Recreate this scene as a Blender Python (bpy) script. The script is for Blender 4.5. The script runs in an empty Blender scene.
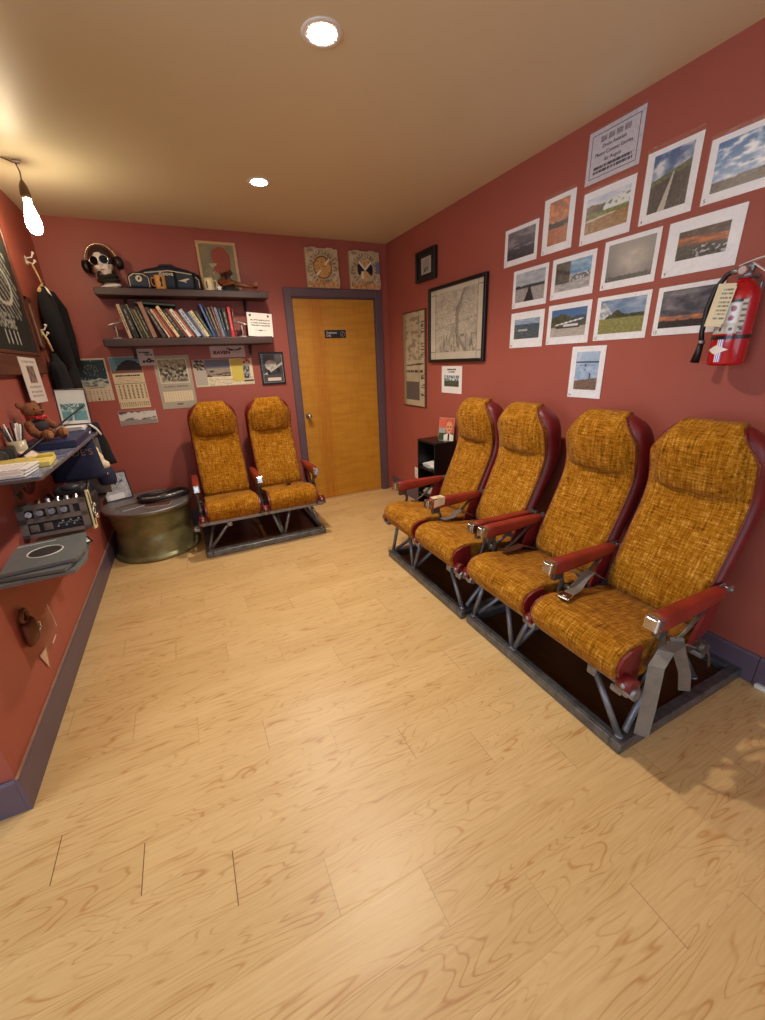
import bpy, bmesh, math, random
from mathutils import Vector, Matrix, noise
from math import pi, sin, cos, radians

SC = bpy.context.scene
COL = SC.collection
random.seed(7)

# ------------------------------------------------------------------ camera
W, H = 2.867, 2.526          # room width (x from -W to 0) and height; back wall is y = 0
cam_d = bpy.data.cameras.new('camera')
cam = bpy.data.objects.new('camera', cam_d)
COL.objects.link(cam)
yaw, pit, rol = -0.43588, -0.35732, 0.04318
Rz = Matrix.Rotation(yaw, 3, 'Z'); Rx = Matrix.Rotation(pit, 3, 'X'); Ry = Matrix.Rotation(rol, 3, 'Y')
R3 = Rz @ Rx @ Ry
M = Matrix.Identity(4)
for i in range(3):
    M[i][0] = R3[i][0]; M[i][1] = R3[i][2]; M[i][2] = -R3[i][1]
M[0][3], M[1][3], M[2][3] = -2.0999, -4.1625, 1.4486
cam.matrix_world = M
cam_d.sensor_fit = 'VERTICAL'; cam_d.sensor_height = 24.0
cam_d.lens = 24.0 * 401.61 / 1020.0
cam_d.clip_start = 0.02
SC.camera = cam

# ------------------------------------------------------------------ light and exposure
SC.view_settings.view_transform = 'Standard'
SC.view_settings.look = 'None'
SC.view_settings.gamma = 1.0
SC.view_settings.use_curve_mapping = False
SC.view_settings.exposure = 0.0
SC.cycles.caustics_reflective = False
wd = bpy.data.worlds.new('world'); SC.world = wd; wd.use_nodes = True
wd.node_tree.nodes['Background'].inputs[0].default_value = (0.62, 0.74, 1.0, 1)
wd.node_tree.nodes['Background'].inputs[1].default_value = 0.25
def area(name, loc, rot, sx, sy, power, col):
    d = bpy.data.lights.new(name, 'AREA'); d.shape = 'RECTANGLE'; d.size = sx; d.size_y = sy
    d.energy = power; d.color = col
    o = bpy.data.objects.new(name, d); COL.objects.link(o); o.location = loc; o.rotation_euler = rot
    return o
# daylight entering through the glazed front of the building, behind the photographer
area('daylight_front_window', (-1.5, -6.9, 1.45), (radians(90), 0, 0), 2.8, 1.8, 35, (0.74, 0.85, 1.0))
area('daylight_side_window', (-5.1, -4.6, 1.5), (0, radians(-90), 0), 1.7, 3.0, 92, (0.68, 0.82, 1.0))
LAMP_COL = (1.0, 0.87, 0.73)
DOWN_E, BULB_E, SPOT_W = 200.0, 78.0, 98.0

# ------------------------------------------------------------------ materials
def srgb(r, g, b):
    f = lambda c: (c / 255 / 12.92) if c / 255 <= 0.04045 else ((c / 255 + 0.055) / 1.055) ** 2.4
    return (f(r), f(g), f(b), 1)
def L3(c): return srgb(*[x * 255 for x in c])

class NT:
    def __init__(s, name):
        s.m = bpy.data.materials.new(name); s.m.use_nodes = True
        s.t = s.m.node_tree; s.b = s.t.nodes['Principled BSDF']
    def n(s, typ, **kw):
        nd = s.t.nodes.new(typ)
        for k, v in kw.items():
            if k in nd.bl_rna.properties and not k.startswith('i_'): setattr(nd, k, v)
        return nd
    def l(s, a, b): s.t.links.new(a, b)
    def coord(s, out='Object', scale=(1, 1, 1), loc=(0, 0, 0), rot=(0, 0, 0)):
        c = s.n('ShaderNodeTexCoord'); m = s.n('ShaderNodeMapping')
        m.inputs['Scale'].default_value = scale; m.inputs['Location'].default_value = loc
        m.inputs['Rotation'].default_value = rot
        s.l(c.outputs[out], m.inputs['Vector']); return m.outputs[0]
    def noise(s, vec, scale=5, detail=4, rough=.5, dist=0):
        n = s.n('ShaderNodeTexNoise'); n.inputs['Scale'].default_value = scale
        n.inputs['Detail'].default_value = detail; n.inputs['Roughness'].default_value = rough
        n.inputs['Distortion'].default_value = dist
        s.l(vec, n.inputs['Vector']); return n.outputs[0]
    def ramp(s, fac, stops):
        r = s.n('ShaderNodeValToRGB'); e = r.color_ramp.elements
        while len(e) < len(stops): e.new(.5)
        for el, (p, c) in zip(e, stops): el.position = p; el.color = c
        s.l(fac, r.inputs[0]); return r.outputs[0]
    def math(s, op, a, b=None, c=None):
        m = s.n('ShaderNodeMath'); m.operation = op
        for i, v in enumerate((a, b, c)):
            if v is None: continue
            if isinstance(v, (int, float)): m.inputs[i].default_value = v
            else: s.l(v, m.inputs[i])
        return m.outputs[0]
    def mix(s, fac, a, b, mode='MIX'):
        m = s.n('ShaderNodeMix'); m.data_type = 'RGBA'; m.blend_type = mode
        for sock, v in ((m.inputs[0], fac), (m.inputs[6], a), (m.inputs[7], b)):
            if isinstance(v, (int, float, tuple)): sock.default_value = v
            else: s.l(v, sock)
        return m.outputs[2]
    def bump(s, h, strength=.2, dist=.01):
        b = s.n('ShaderNodeBump'); b.inputs['Strength'].default_value = strength
        b.inputs['Distance'].default_value = dist
        s.l(h, b.inputs['Height']); s.l(b.outputs[0], s.b.inputs['Normal'])
    def set(s, **kw):
        for k, v in kw.items():
            sock = s.b.inputs[{'col': 'Base Color', 'rough': 'Roughness', 'metal': 'Metallic', 'coat': 'Coat Weight',
                               'spec': 'Specular IOR Level', 'sheen': 'Sheen Weight', 'alpha': 'Alpha'}.get(k, k)]
            if isinstance(v, (int, float, tuple)): sock.default_value = v
            else: s.l(v, sock)
        return s

MC = {}
def mat(name, rgb=(128, 128, 128), rough=.6, metal=0, var=.12, scale=30, bump=0, coat=0, spec=.5):
    """a plain painted / moulded surface with a little procedural mottling"""
    if name in MC: return MC[name]
    t = NT(name); c = srgb(*rgb)
    n = t.noise(t.coord(), scale, 3)
    lo = tuple(x * (1 - var) for x in c[:3]) + (1,); hi = tuple(min(1, x * (1 + var)) for x in c[:3]) + (1,)
    t.set(col=t.ramp(n, [(.3, lo), (.7, hi)]), rough=rough, metal=metal, coat=coat, spec=spec)
    if bump: t.bump(n, bump, .004)
    MC[name] = t.m; return t.m

def m_wall():
    t = NT('terracotta_wall_paint'); v = t.coord()
    n1 = t.noise(v, 1.3, 3); n2 = t.noise(v, 170, 3)
    t.set(col=t.ramp(n1, [(.3, srgb(158, 82, 69)), (.7, srgb(165, 88, 74))]), rough=.5, spec=.4)
    t.bump(n2, .12, .003); return t.m
def m_ceiling():
    t = NT('ceiling_paint'); v = t.coord()
    n1 = t.noise(v, 1.1, 3); n2 = t.noise(v, 120, 3)
    t.set(col=t.ramp(n1, [(.3, srgb(216, 206, 176)), (.7, srgb(222, 212, 182))]), rough=.45, spec=.4)
    t.bump(n2, .1, .003); return t.m
def m_floor():
    t = NT('oak_plank_floor')
    c = t.n('ShaderNodeTexCoord'); sp = t.n('ShaderNodeSeparateXYZ'); t.l(c.outputs['Object'], sp.inputs[0])
    x, y = sp.outputs[0], sp.outputs[1]
    PW, PL = .1555, .935
    yr = t.math('DIVIDE', t.math('ADD', y, 2.877 + PW * 40), PW)
    row = t.math('FLOOR', yr); fy = t.math('FRACT', yr)
    wn = t.n('ShaderNodeTexWhiteNoise'); wn.noise_dimensions = '1D'
    t.l(t.math('MULTIPLY', row, 1.37), wn.inputs['W'])
    xr = t.math('ADD', t.math('DIVIDE', t.math('ADD', x, 20), PL), t.math('ADD', t.math('MULTIPLY', row, .273), t.math('SUBTRACT', t.math('MULTIPLY', wn.outputs[0], .02), .125)))
    colm = t.math('FLOOR', xr); fx = t.math('FRACT', xr)
    ex = t.math('MULTIPLY', t.math('MINIMUM', fx, t.math('SUBTRACT', 1, fx)), PL)
    ey = t.math('MULTIPLY', t.math('MINIMUM', fy, t.math('SUBTRACT', 1, fy)), PW)
    wn2 = t.n('ShaderNodeTexWhiteNoise'); wn2.noise_dimensions = '2D'
    cv = t.n('ShaderNodeCombineXYZ'); t.l(row, cv.inputs[0]); t.l(colm, cv.inputs[1]); t.l(cv.outputs[0], wn2.inputs['Vector'])
    # wood grain, stretched along the plank, moved per plank
    g = t.n('ShaderNodeCombineXYZ')
    t.l(t.math('ADD', t.math('MULTIPLY', x, .9), t.math('MULTIPLY', wn2.outputs[0], 37)), g.inputs[0])
    t.l(t.math('MULTIPLY', y, 6.0), g.inputs[1]); t.l(t.math('MULTIPLY', wn2.outputs[0], 19), g.inputs[2])
    big = t.noise(g.outputs[0], 1.7, 2, .5, .6)
    rings = t.math('FRACT', t.math('MULTIPLY', big, 17))
    rings = t.math('ABSOLUTE', t.math('SUBTRACT', rings, .5))
    g2 = t.n('ShaderNodeCombineXYZ')
    t.l(t.math('MULTIPLY', x, 4), g2.inputs[0]); t.l(t.math('MULTIPLY', y, 90), g2.inputs[1]); t.l(wn2.outputs[0], g2.inputs[2])
    fine = t.noise(g2.outputs[0], 1.5, 4, .6)
    g3 = t.n('ShaderNodeCombineXYZ')
    t.l(t.math('MULTIPLY', x, 2.2), g3.inputs[0]); t.l(t.math('MULTIPLY', y, 11), g3.inputs[1]); t.l(wn2.outputs[0], g3.inputs[2])
    patch = t.noise(g3.outputs[0], 1.6, 3, .6, .4)
    base = t.ramp(wn2.outputs[0], [(0, srgb(210, 176, 120)), (.5, srgb(214, 180, 124)), (1, srgb(219, 186, 131))])
    r1 = t.ramp(rings, [(0, srgb(214, 180, 138)), (.15, srgb(255, 255, 255)), (1, srgb(255, 255, 255))])
    c1 = t.mix(t.ramp(patch, [(.40, (.12, .12, .12, 1)), (.62, (.8, .8, .8, 1))]), base, r1, 'MULTIPLY')
    c2 = t.mix(.28, c1, t.ramp(fine, [(.3, srgb(205, 180, 150)), (.62, srgb(255, 255, 255))]), 'MULTIPLY')
    c2 = t.mix(t.ramp(patch, [(.52, (0, 0, 0, 1)), (.8, (.35, .35, .35, 1))]), c2, srgb(186, 138, 84))
    jx = t.math('LESS_THAN', ex, .0014); jy = t.math('LESS_THAN', ey, .0008)
    c3 = t.mix(t.math('MULTIPLY', jy, .22), c2, srgb(130, 92, 52))
    jf = t.ramp(wn2.outputs[0], [(.45, (.12, .12, .12, 1)), (.75, (.45, .45, .45, 1))])
    jf = t.math('MAXIMUM', jf, t.math('MULTIPLY', t.math('MULTIPLY', t.math('LESS_THAN', x, -2.1), t.math('LESS_THAN', y, -2.8)), t.math('MULTIPLY', t.math('GREATER_THAN', y, -3.4), .9)))
    c4 = t.mix(t.math('MULTIPLY', jx, jf), c3, srgb(80, 52, 28))
    t.set(col=c4, rough=t.ramp(fine, [(.3, (.34, .34, .34, 1)), (.7, (.44, .44, .44, 1))]), spec=.5)
    t.bump(t.math('MINIMUM', ey, .002), .3, .5)
    return t.m
def m_door():
    t = NT('varnished_birch_door'); v = t.coord(scale=(9, 9, .9))
    n1 = t.noise(v, 1.2, 4, .6, .8); v2 = t.coord(scale=(55, 55, 2.2)); n2 = t.noise(v2, 1.5, 4, .6)
    c = t.n('ShaderNodeTexCoord'); sp = t.n('ShaderNodeSeparateXYZ'); t.l(c.outputs['Object'], sp.inputs[0])
    # darker vertical heartwood streak left of the middle, and faint cross ripple on the right
    d = t.math('ABSOLUTE', t.math('SUBTRACT', t.math('ADD', sp.outputs[0], t.math('MULTIPLY', n1, .10)), .28))
    band = t.ramp(t.math('MULTIPLY', d, 6), [(.25, (1, 1, 1, 1)), (.6, (0, 0, 0, 1))])
    rip = t.noise(t.coord(scale=(2.2, 1, 13), rot=(0, .35, 0)), 1.6, 3, .55, .5)
    c0 = t.ramp(n2, [(.3, srgb(190, 132, 38)), (.7, srgb(204, 147, 49))])
    c1 = t.mix(.5, c0, t.ramp(rip, [(.35, srgb(226, 205, 175)), (.6, srgb(255, 255, 255))]), 'MULTIPLY')
    c2 = t.mix(t.math('MULTIPLY', band, .55), c1, t.ramp(n2, [(.3, srgb(160, 90, 18)), (.7, srgb(196, 124, 36))]))
    t.set(col=c2, rough=.36, spec=.5); return t.m
def m_tweed():
    t = NT('mustard_tweed_fabric')
    a = t.noise(t.coord(scale=(13, 118, 118)), 1.2, 3, .7); b = t.noise(t.coord(scale=(118, 13, 13)), 1.2, 3, .7)
    cc = t.noise(t.coord(), 260, 2); big = t.noise(t.coord(), 5, 3)
    s = t.math('ADD', t.math('MULTIPLY', a, .5), t.math('MULTIPLY', b, .5))
    s = t.math('ADD', t.math('MULTIPLY', s, .78), t.math('ADD', t.math('MULTIPLY', cc, .14), t.math('MULTIPLY', big, .08)))
    t.set(col=t.ramp(s, [(.385, srgb(80, 44, 3)), (.465, srgb(141, 88, 10)), (.535, srgb(163, 108, 22)), (.62, srgb(206, 158, 74))]),
          rough=.95, spec=.12, sheen=.04)
    t.bump(s, .55, .006); return t.m
def m_vinyl(name, rgb, rough=.42):
    t = NT(name); v = t.coord(); n1 = t.noise(v, 9, 4, .6); n2 = t.noise(v, 260, 2); n3 = t.noise(v, 45, 4, .7)
    c = srgb(*rgb); d = tuple(x * .62 for x in c[:3]) + (1,)
    col = t.mix(t.ramp(n3, [(.62, (0, 0, 0, 1)), (.75, (.35, .35, .35, 1))]), t.ramp(n1, [(.3, d), (.7, c)]), srgb(150, 92, 78))
    t.set(col=col, rough=rough, spec=.5); t.bump(n2, .15, .002); return t.m
def m_metal(name, rgb, rough=.35, wear=.5, metal=.9):
    t = NT(name); v = t.coord(); n1 = t.noise(v, 22, 5, .65); n2 = t.noise(v, 140, 3)
    c = srgb(*rgb); d = tuple(x * (1 - wear) for x in c[:3]) + (1,)
    t.set(col=t.ramp(n1, [(.3, d), (.65, c)]), metal=metal, rough=t.ramp(n2, [(.3, (rough * .7,) * 3 + (1,)), (.7, (rough * 1.3,) * 3 + (1,))]))
    return t.m
def m_emit(name, col, e):
    t = NT(name); t.set(col=(.9, .9, .9, 1)); t.b.inputs['Emission Color'].default_value = tuple(col) + (1,)
    n = t.noise(t.coord(), 3, 1); t.b.inputs['Emission Strength'].default_value = e; return t.m
def m_print():
    t = NT('printed_paper'); a = t.n('ShaderNodeAttribute'); a.attribute_name = 'Col'
    t.set(col=a.outputs['Color'], rough=.55, spec=.3); return t.m
def m_gloss():
    t = NT('glossy_print'); a = t.n('ShaderNodeAttribute'); a.attribute_name = 'Col'
    t.set(col=a.outputs['Color'], rough=.28, spec=.5); return t.m
def m_clear(name='clear_plastic', fac=.10, rough=.12, wavy=True):
    t = NT(name); tr = t.n('ShaderNodeBsdfTransparent'); gl = t.n('ShaderNodeBsdfGlossy'); gl.inputs['Roughness'].default_value = rough
    mx = t.n('ShaderNodeMixShader'); n = t.noise(t.coord(), 90, 3, .6)
    t.l(t.ramp(n, [(.45, (fac * .5,) * 3 + (1,)), (.75, (fac * (2.6 if wavy else .6),) * 3 + (1,))]), mx.inputs[0])
    t.l(tr.outputs[0], mx.inputs[1]); t.l(gl.outputs[0], mx.inputs[2])
    bp = t.n('ShaderNodeBump'); bp.inputs['Strength'].default_value = .5; bp.inputs['Distance'].default_value = .004
    t.l(n, bp.inputs['Height'])
    if wavy: t.l(bp.outputs[0], gl.inputs['Normal'])
    t.l(mx.outputs[0], t.t.nodes['Material Output'].inputs[0]); return t.m
def m_wood(name, a, b, rough=.5, sc=(2, 30, 30)):
    t = NT(name); n = t.noise(t.coord(scale=sc), 1.5, 4, .6, .3)
    t.set(col=t.ramp(n, [(.3, srgb(*a)), (.7, srgb(*b))]), rough=rough); t.bump(n, .1, .003); return t.m

WALL = m_wall(); CEIL = m_ceiling(); FLOOR = m_floor(); DOOR = m_door()
TWEED = m_tweed(); RED = m_vinyl('oxblood_vinyl', (124, 30, 30)); ARM = m_vinyl('armrest_vinyl', (146, 46, 32))
STEEL = m_metal('brushed_chrome', (215, 215, 215), .22, .12, 1.0)
ALLOY = m_metal('dull_aluminium', (160, 160, 164), .45, .35, .8)
TUBE = m_metal('grey_painted_tube', (128, 130, 136), .42, .35, .55)
LINK = m_metal('grimy_linkage_metal', (112, 104, 96), .42, .6, .6)
BASE = m_metal('scuffed_steel_base', (126, 128, 132), .38, .55, .7)
BELT = m_metal('grey_webbing', (126, 118, 108), .8, .25, 0)
PRINT = m_print(); GLOSS = m_gloss(); CLEAR = m_clear(); GLASS = m_clear('picture_glass', .03, .03, False)
TRIM = mat('purple_grey_trim_paint', (98, 78, 86), .42, var=.06, scale=8)
BBOARD = mat('purple_baseboard_paint', (94, 80, 96), .42, var=.08, scale=8)
PAPER = mat('white_paper', (232, 230, 226), .7, var=.03)
CREAM = mat('cream_paper', (218, 204, 168), .7, var=.06)
GREYP = mat('grey_card', (180, 172, 156), .7, var=.05)
BLACK = mat('black_plastic', (18, 18, 20), .4, var=.2)
BLACKF = mat('black_frame_paint', (16, 14, 14), .3, var=.2)
BLACKCL = mat('black_cloth', (14, 14, 20), .95, var=.3, scale=60, bump=.3)
NAVY = mat('navy_cloth', (22, 28, 58), .85, var=.25, scale=40, bump=.3)
WHITE = mat('white_enamel', (228, 224, 216), .4, var=.04)
SHELFW = m_wood('dark_stained_shelf', (50, 32, 28), (74, 50, 44), .5)
BROWNW = m_wood('brown_wood_frame', (74, 38, 26), (104, 58, 40), .45)
WOODM = m_wood('varnished_model_wood', (96, 44, 16), (150, 80, 34), .35)
PANELB = m_wood('dark_brown_plywood', (58, 34, 14), (84, 52, 24), .3, (3, 30, 3))
LTWOOD = m_wood('light_wood_strip', (196, 160, 112), (214, 180, 130), .5)
INK = mat('black_ink', (22, 20, 24), .7, var=.05)
REDINK = mat('dark_red_ink', (120, 24, 30), .7, var=.05)

# ------------------------------------------------------------------ mesh helpers
class MB:
    def __init__(s): s.bm = bmesh.new(); s.sm = []
    def _xf(s, vs, loc, rot):
        if rot is not None:
            R = rot if isinstance(rot, Matrix) else Matrix.Rotation(rot[2], 3, 'Z') @ Matrix.Rotation(rot[1], 3, 'Y') @ Matrix.Rotation(rot[0], 3, 'X')
            for v in vs: v.co = R @ v.co
        for v in vs: v.co += Vector(loc)
    def box(s, c, d, rot=None, bev=0, seg=1):
        r = bmesh.ops.create_cube(s.bm, size=1); vs = r['verts']
        for v in vs: v.co = Vector((v.co.x * d[0], v.co.y * d[1], v.co.z * d[2]))
        if bev:
            es = list({e for v in vs for e in v.link_edges})
            g = bmesh.ops.bevel(s.bm, geom=es, offset=bev, segments=seg, affect='EDGES', profile=.5)
            vs = list({v for v in g['verts']} | {v for v in vs if v.is_valid})
        s._xf(vs, c, rot); return s
    def bb(s, lo, hi, bev=0, seg=1):
        lo = Vector(lo); hi = Vector(hi); return s.box((lo + hi) / 2, hi - lo, None, bev, seg)
    def cyl(s, c, r, h, rot=None, n=20, r2=None, bev=0):
        g = bmesh.ops.create_cone(s.bm, cap_ends=True, segments=n, radius1=r, radius2=r if r2 is None else r2, depth=h)
        vs = g['verts']; s._xf(vs, c, rot)
        for v in vs:
            for f in v.link_faces:
                if len(f.verts) == 4: f.smooth = True
        return s
    def sph(s, c, r, sc=(1, 1, 1), rot=None, u=16, v=10):
        g = bmesh.ops.create_uvsphere(s.bm, u_segments=u, v_segments=v, radius=r); vs = g['verts']
        for w in vs: w.co = Vector((w.co.x * sc[0], w.co.y * sc[1], w.co.z * sc[2]))
        s._xf(vs, c, rot)
        for w in vs:
            for f in w.link_faces: f.smooth = True
        return s
    def loft(s, rings, caps=True, smooth=True, closed=True):
        rv = [[s.bm.verts.new(p) for p in r] for r in rings]
        for a, b in zip(rv[:-1], rv[1:]):
            n = len(a)
            for i in range(n if closed else n - 1):
                j = (i + 1) % n
                try: f = s.bm.faces.new((a[i], a[j], b[j], b[i])); f.smooth = smooth
                except ValueError: pass
        if caps and closed:
            for r in (rv[0][::-1], rv[-1]):
                try: s.bm.faces.new(r)
                except ValueError: pass
        return s
    def tube(s, pts, r, n=10, caps=True, flat=None):
        """round (or flat=(w,t) rectangular) bar along a path"""
        pts = [Vector(p) for p in pts]; rings = []; up = None
        for i, p in enumerate(pts):
            d = (pts[min(i + 1, len(pts) - 1)] - pts[max(i - 1, 0)]).normalized()
            if up is None:
                up = Vector((0, 0, 1)) if abs(d.z) < .9 else Vector((0, 1, 0))
            a = d.cross(up)
            if a.length < 1e-4: a = d.cross(Vector((1, 0, 0)))
            a.normalize(); b = a.cross(d).normalized(); up = b
            rr = r[i] if isinstance(r, (list, tuple)) else r
            rings.append([p + a * (cos(2 * pi * k / n) * rr) + b * (sin(2 * pi * k / n) * rr) for k in range(n)])
        return s.loft(rings, caps)
    def strap(s, pts, wdir, w, t):
        """flat webbing along pts; wdir = width direction"""
        pts = [Vector(p) for p in pts]; wd = Vector(wdir).normalized(); rings = []
        for i, p in enumerate(pts):
            d = (pts[min(i + 1, len(pts) - 1)] - pts[max(i - 1, 0)]).normalized()
            nn = d.cross(wd).normalized()
            rings.append([p + wd * w / 2 + nn * t / 2, p + wd * w / 2 - nn * t / 2, p - wd * w / 2 - nn * t / 2, p - wd * w / 2 + nn * t / 2])
        return s.loft(rings, True, False)
    def prism(s, poly, ax, a, b, smooth=False):
        """extrude a 2-D polygon along axis ax from a to b"""
        def P(u, v, w): return {'x': (w, u, v), 'y': (u, w, v), 'z': (u, v, w)}[ax]
        A = [s.bm.verts.new(P(u, v, a)) for u, v in poly]; B = [s.bm.verts.new(P(u, v, b)) for u, v in poly]
        n = len(poly)
        s.bm.faces.new(A[::-1]); s.bm.faces.new(B)
        for i in range(n):
            f = s.bm.faces.new((A[i], A[(i + 1) % n], B[(i + 1) % n], B[i])); f.smooth = smooth
        return s
    def lathe(s, prof, c=(0, 0, 0), n=32, rot=None):
        vs = []; rings = []
        for r, z in prof:
            ring = [s.bm.verts.new((r * cos(2 * pi * k / n), r * sin(2 * pi * k / n), z)) for k in range(n)]
            rings.append(ring); vs += ring
        for a, b in zip(rings[:-1], rings[1:]):
            for i in range(n):
                f = s.bm.faces.new((a[i], a[(i + 1) % n], b[(i + 1) % n], b[i])); f.smooth = True
        for ring in (rings[0][::-1], rings[-1]):
            if (ring[0].co.xy).length > 1e-5: s.bm.faces.new(ring)
        s._xf(vs, c, rot); return s
    def torus(s, c, R, r, rot=None, n=28, m=8):
        rings = []; vs = []
        for i in range(n):
            a = 2 * pi * i / n
            rings.append([s.bm.verts.new(((R + r * cos(2 * pi * j / m)) * cos(a), (R + r * cos(2 * pi * j / m)) * sin(a), r * sin(2 * pi * j / m))) for j in range(m)])
            vs += rings[-1]
        for i in range(n):
            for j in range(m):
                f = s.bm.faces.new((rings[i][j], rings[(i + 1) % n][j], rings[(i + 1) % n][(j + 1) % m], rings[i][(j + 1) % m])); f.smooth = True
        s._xf(vs, c, rot); return s
    def build(s, name, m, parent=None, loc=None, rotz=0, autos=None):
        bmesh.ops.recalc_face_normals(s.bm, faces=s.bm.faces)
        me = bpy.data.meshes.new(name); s.bm.to_mesh(me); s.bm.free(); me.materials.append(m)
        o = bpy.data.objects.new(name, me); COL.objects.link(o)
        if parent: o.parent = parent
        if loc is not None: o.location = loc; o.rotation_euler = (0, 0, rotz)
        return o

def tag(o, label=None, cat=None, group=None, kind=None):
    if label: o['label'] = label
    if cat: o['category'] = cat
    if group: o['group'] = group
    if kind: o['kind'] = kind
    return o
def thing(name, label, cat, loc=(0, 0, 0), rotz=0, group=None, rot=None):
    o = bpy.data.objects.new(name, None); COL.objects.link(o); o.empty_display_size = .05
    o.location = loc; o.rotation_euler = rot if rot else (0, 0, rotz)
    return tag(o, label, cat, group)
def struct(o): o['kind'] = 'structure'; return o
def copy_tree(o, parent=None):
    c = o.copy(); COL.objects.link(c); c.parent = parent
    for ch in list(o.children): copy_tree(ch, c)
    return c

DEP = lambda: bpy.context.evaluated_depsgraph_get()
def text(body, size, m, parent, loc, rot=(pi / 2, 0, 0), name='lettering', align='CENTER', ext=.0004, sx=1.0, shear=0, bold=0):
    cu = bpy.data.curves.new('txt', 'FONT'); cu.body = body; cu.size = size; cu.extrude = ext
    cu.align_x = align; cu.align_y = 'CENTER'; cu.shear = shear; cu.resolution_u = 3; cu.offset = bold
    t = bpy.data.objects.new('txt', cu); COL.objects.link(t)
    bpy.context.view_layer.update()
    me = bpy.data.meshes.new_from_object(t.evaluated_get(DEP())); bpy.data.objects.remove(t)
    me.transform(Matrix.Diagonal((sx, 1, 1, 1))); me.materials.clear(); me.materials.append(m)
    o = bpy.data.objects.new(name, me); COL.objects.link(o); o.parent = parent; o.location = loc; o.rotation_euler = rot
    return o
def blob(name, balls, m, parent, vox=.008, smooth=6, disp=None):
    """overlapping ellipsoids fused into one continuous skin"""
    b = MB()
    for c, r, sc in balls: b.sph(c, r, sc, u=20, v=14)
    me = bpy.data.meshes.new('b'); b.bm.to_mesh(me); b.bm.free()
    t = bpy.data.objects.new('b', me); COL.objects.link(t)
    md = t.modifiers.new('r', 'REMESH'); md.mode = 'VOXEL'; md.voxel_size = vox; md.use_smooth_shade = True
    s = t.modifiers.new('s', 'SMOOTH'); s.iterations = smooth; s.factor = .5
    bpy.context.view_layer.update()
    me2 = bpy.data.meshes.new_from_object(t.evaluated_get(DEP())); bpy.data.objects.remove(t)
    me2.materials.clear(); me2.materials.append(m)
    o = bpy.data.objects.new(name, me2); COL.objects.link(o)
    if parent: o.parent = parent
    return o

# ---- pictures: a flat grid whose vertex colours are computed from a formula (u right, v up)
def nz(x, y, z=0.0): return noise.noise(Vector((x, y, z)))
def fb(x, y, z=0.0, o=4):
    a, s, f = .62, .5, 1
    for _ in range(o): s += a * nz(x * f, y * f, z + f); a *= .5; f *= 2.03
    return s
def lerp(a, b, t):
    t = max(0, min(1, t)); return tuple(x + (y - x) * t for x, y in zip(a, b))
def C(r, g, b): return (r / 255, g / 255, b / 255)
def pic(name, w, h, fn, parent, loc, nx=56, ny=None, m=None, rot=(0, 0, 0), curl=None):
    ny = ny or max(8, int(nx * h / w))
    me = bpy.data.meshes.new(name)
    vs = []; cols = []
    for j in range(ny + 1):
        for i in range(nx + 1):
            u, v = i / nx, j / ny
            vs.append(((u - .5) * w, -(curl(u, v) if curl else 0), v * h))
            c = fn(u, v); cols.append(L3([max(0, min(1, k)) for k in c]))
    fs = [(j * (nx + 1) + i, j * (nx + 1) + i + 1, (j + 1) * (nx + 1) + i + 1, (j + 1) * (nx + 1) + i) for j in range(ny) for i in range(nx)]
    me.from_pydata(vs, [], fs); at = me.color_attributes.new('Col', 'FLOAT_COLOR', 'POINT')
    at.data.foreach_set('color', [k for c in cols for k in c]); me.materials.append(m or PRINT)
    o = bpy.data.objects.new(name, me); COL.objects.link(o)
    if parent: o.parent = parent
    o.location = loc; o.rotation_euler = rot; return o

ROT = {'back': 0, 'right': -pi / 2, 'left': pi / 2}
def wall_loc(side, a, z, off=0.0015):
    """a = position along the wall of the item's centre"""
    return {'back': (a, -off, z), 'right': (-off, a, z), 'left': (-W + off, a, z)}[side]

# ================================================================== SETTING
YF = -7.0      # front of the room, behind the photographer
XL = -5.2      # far side of the space that opens to the left near the camera
struct(MB().bb((XL, YF, -.05), (0.12, .12, 0)).build('floor', FLOOR))
struct(MB().bb((XL, YF, H), (0.12, .12, H + .08)).build('ceiling', CEIL))
# back wall with the door opening
b = MB()
b.bb((-W - .15, 0, 0), (-1.03, .12, H)); b.bb((-.13, 0, 0), (.12, .12, H)); b.bb((-1.03, 0, 2.055), (-.13, .12, H))
struct(b.build('wall_back', WALL))
struct(MB().bb((0, YF, 0), (.12, 0, H)).build('wall_right', WALL))
struct(MB().bb((-W - .15, -2.706, 0), (-W, 0, H)).build('wall_left', WALL))
struct(MB().bb((XL - .12, YF, 0), (XL, -.0, H)).build('wall_far_left', WALL))
b = MB(); b.bb((XL, YF - .12, 0), (.12, YF, .5)); b.bb((XL, YF - .12, 2.4), (.12, YF, H)); b.bb((XL, YF - .12, .5), (-3.0, YF, 2.4)); b.bb((-.1, YF - .12, .5), (.12, YF, 2.4))
struct(b.build('wall_front', WALL))
# baseboards
bp = [(0, 0), (.014, 0), (.014, .135), (.008, .145), (0, .145)]
def baseboard(name, p0, p1, nrm):
    b = MB(); p0 = Vector(p0); p1 = Vector(p1); n = Vector(nrm)
    b.loft([[p + n * u + Vector((0, 0, v)) for u, v in bp] for p in (p0, p1)], True, False)
    return struct(b.build(name, BBOARD))
baseboard('baseboard_right', (0, -.02, 0), (0, -3.575, 0), (-1, 0, 0))
baseboard('baseboard_right_near', (0, -3.578, 0), (0, -6.9, 0), (-1, 0, 0))
baseboard('baseboard_left', (-W, -.02, 0), (-W, -2.72, 0), (1, 0, 0))
baseboard('baseboard_left_end', (-W - .15, -2.706, 0), (-W - .0005, -2.706, 0), (0, -1, 0))
baseboard('baseboard_back', (-W + .014, 0, 0), (-1.09, 0, 0), (0, -1, 0))
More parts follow.
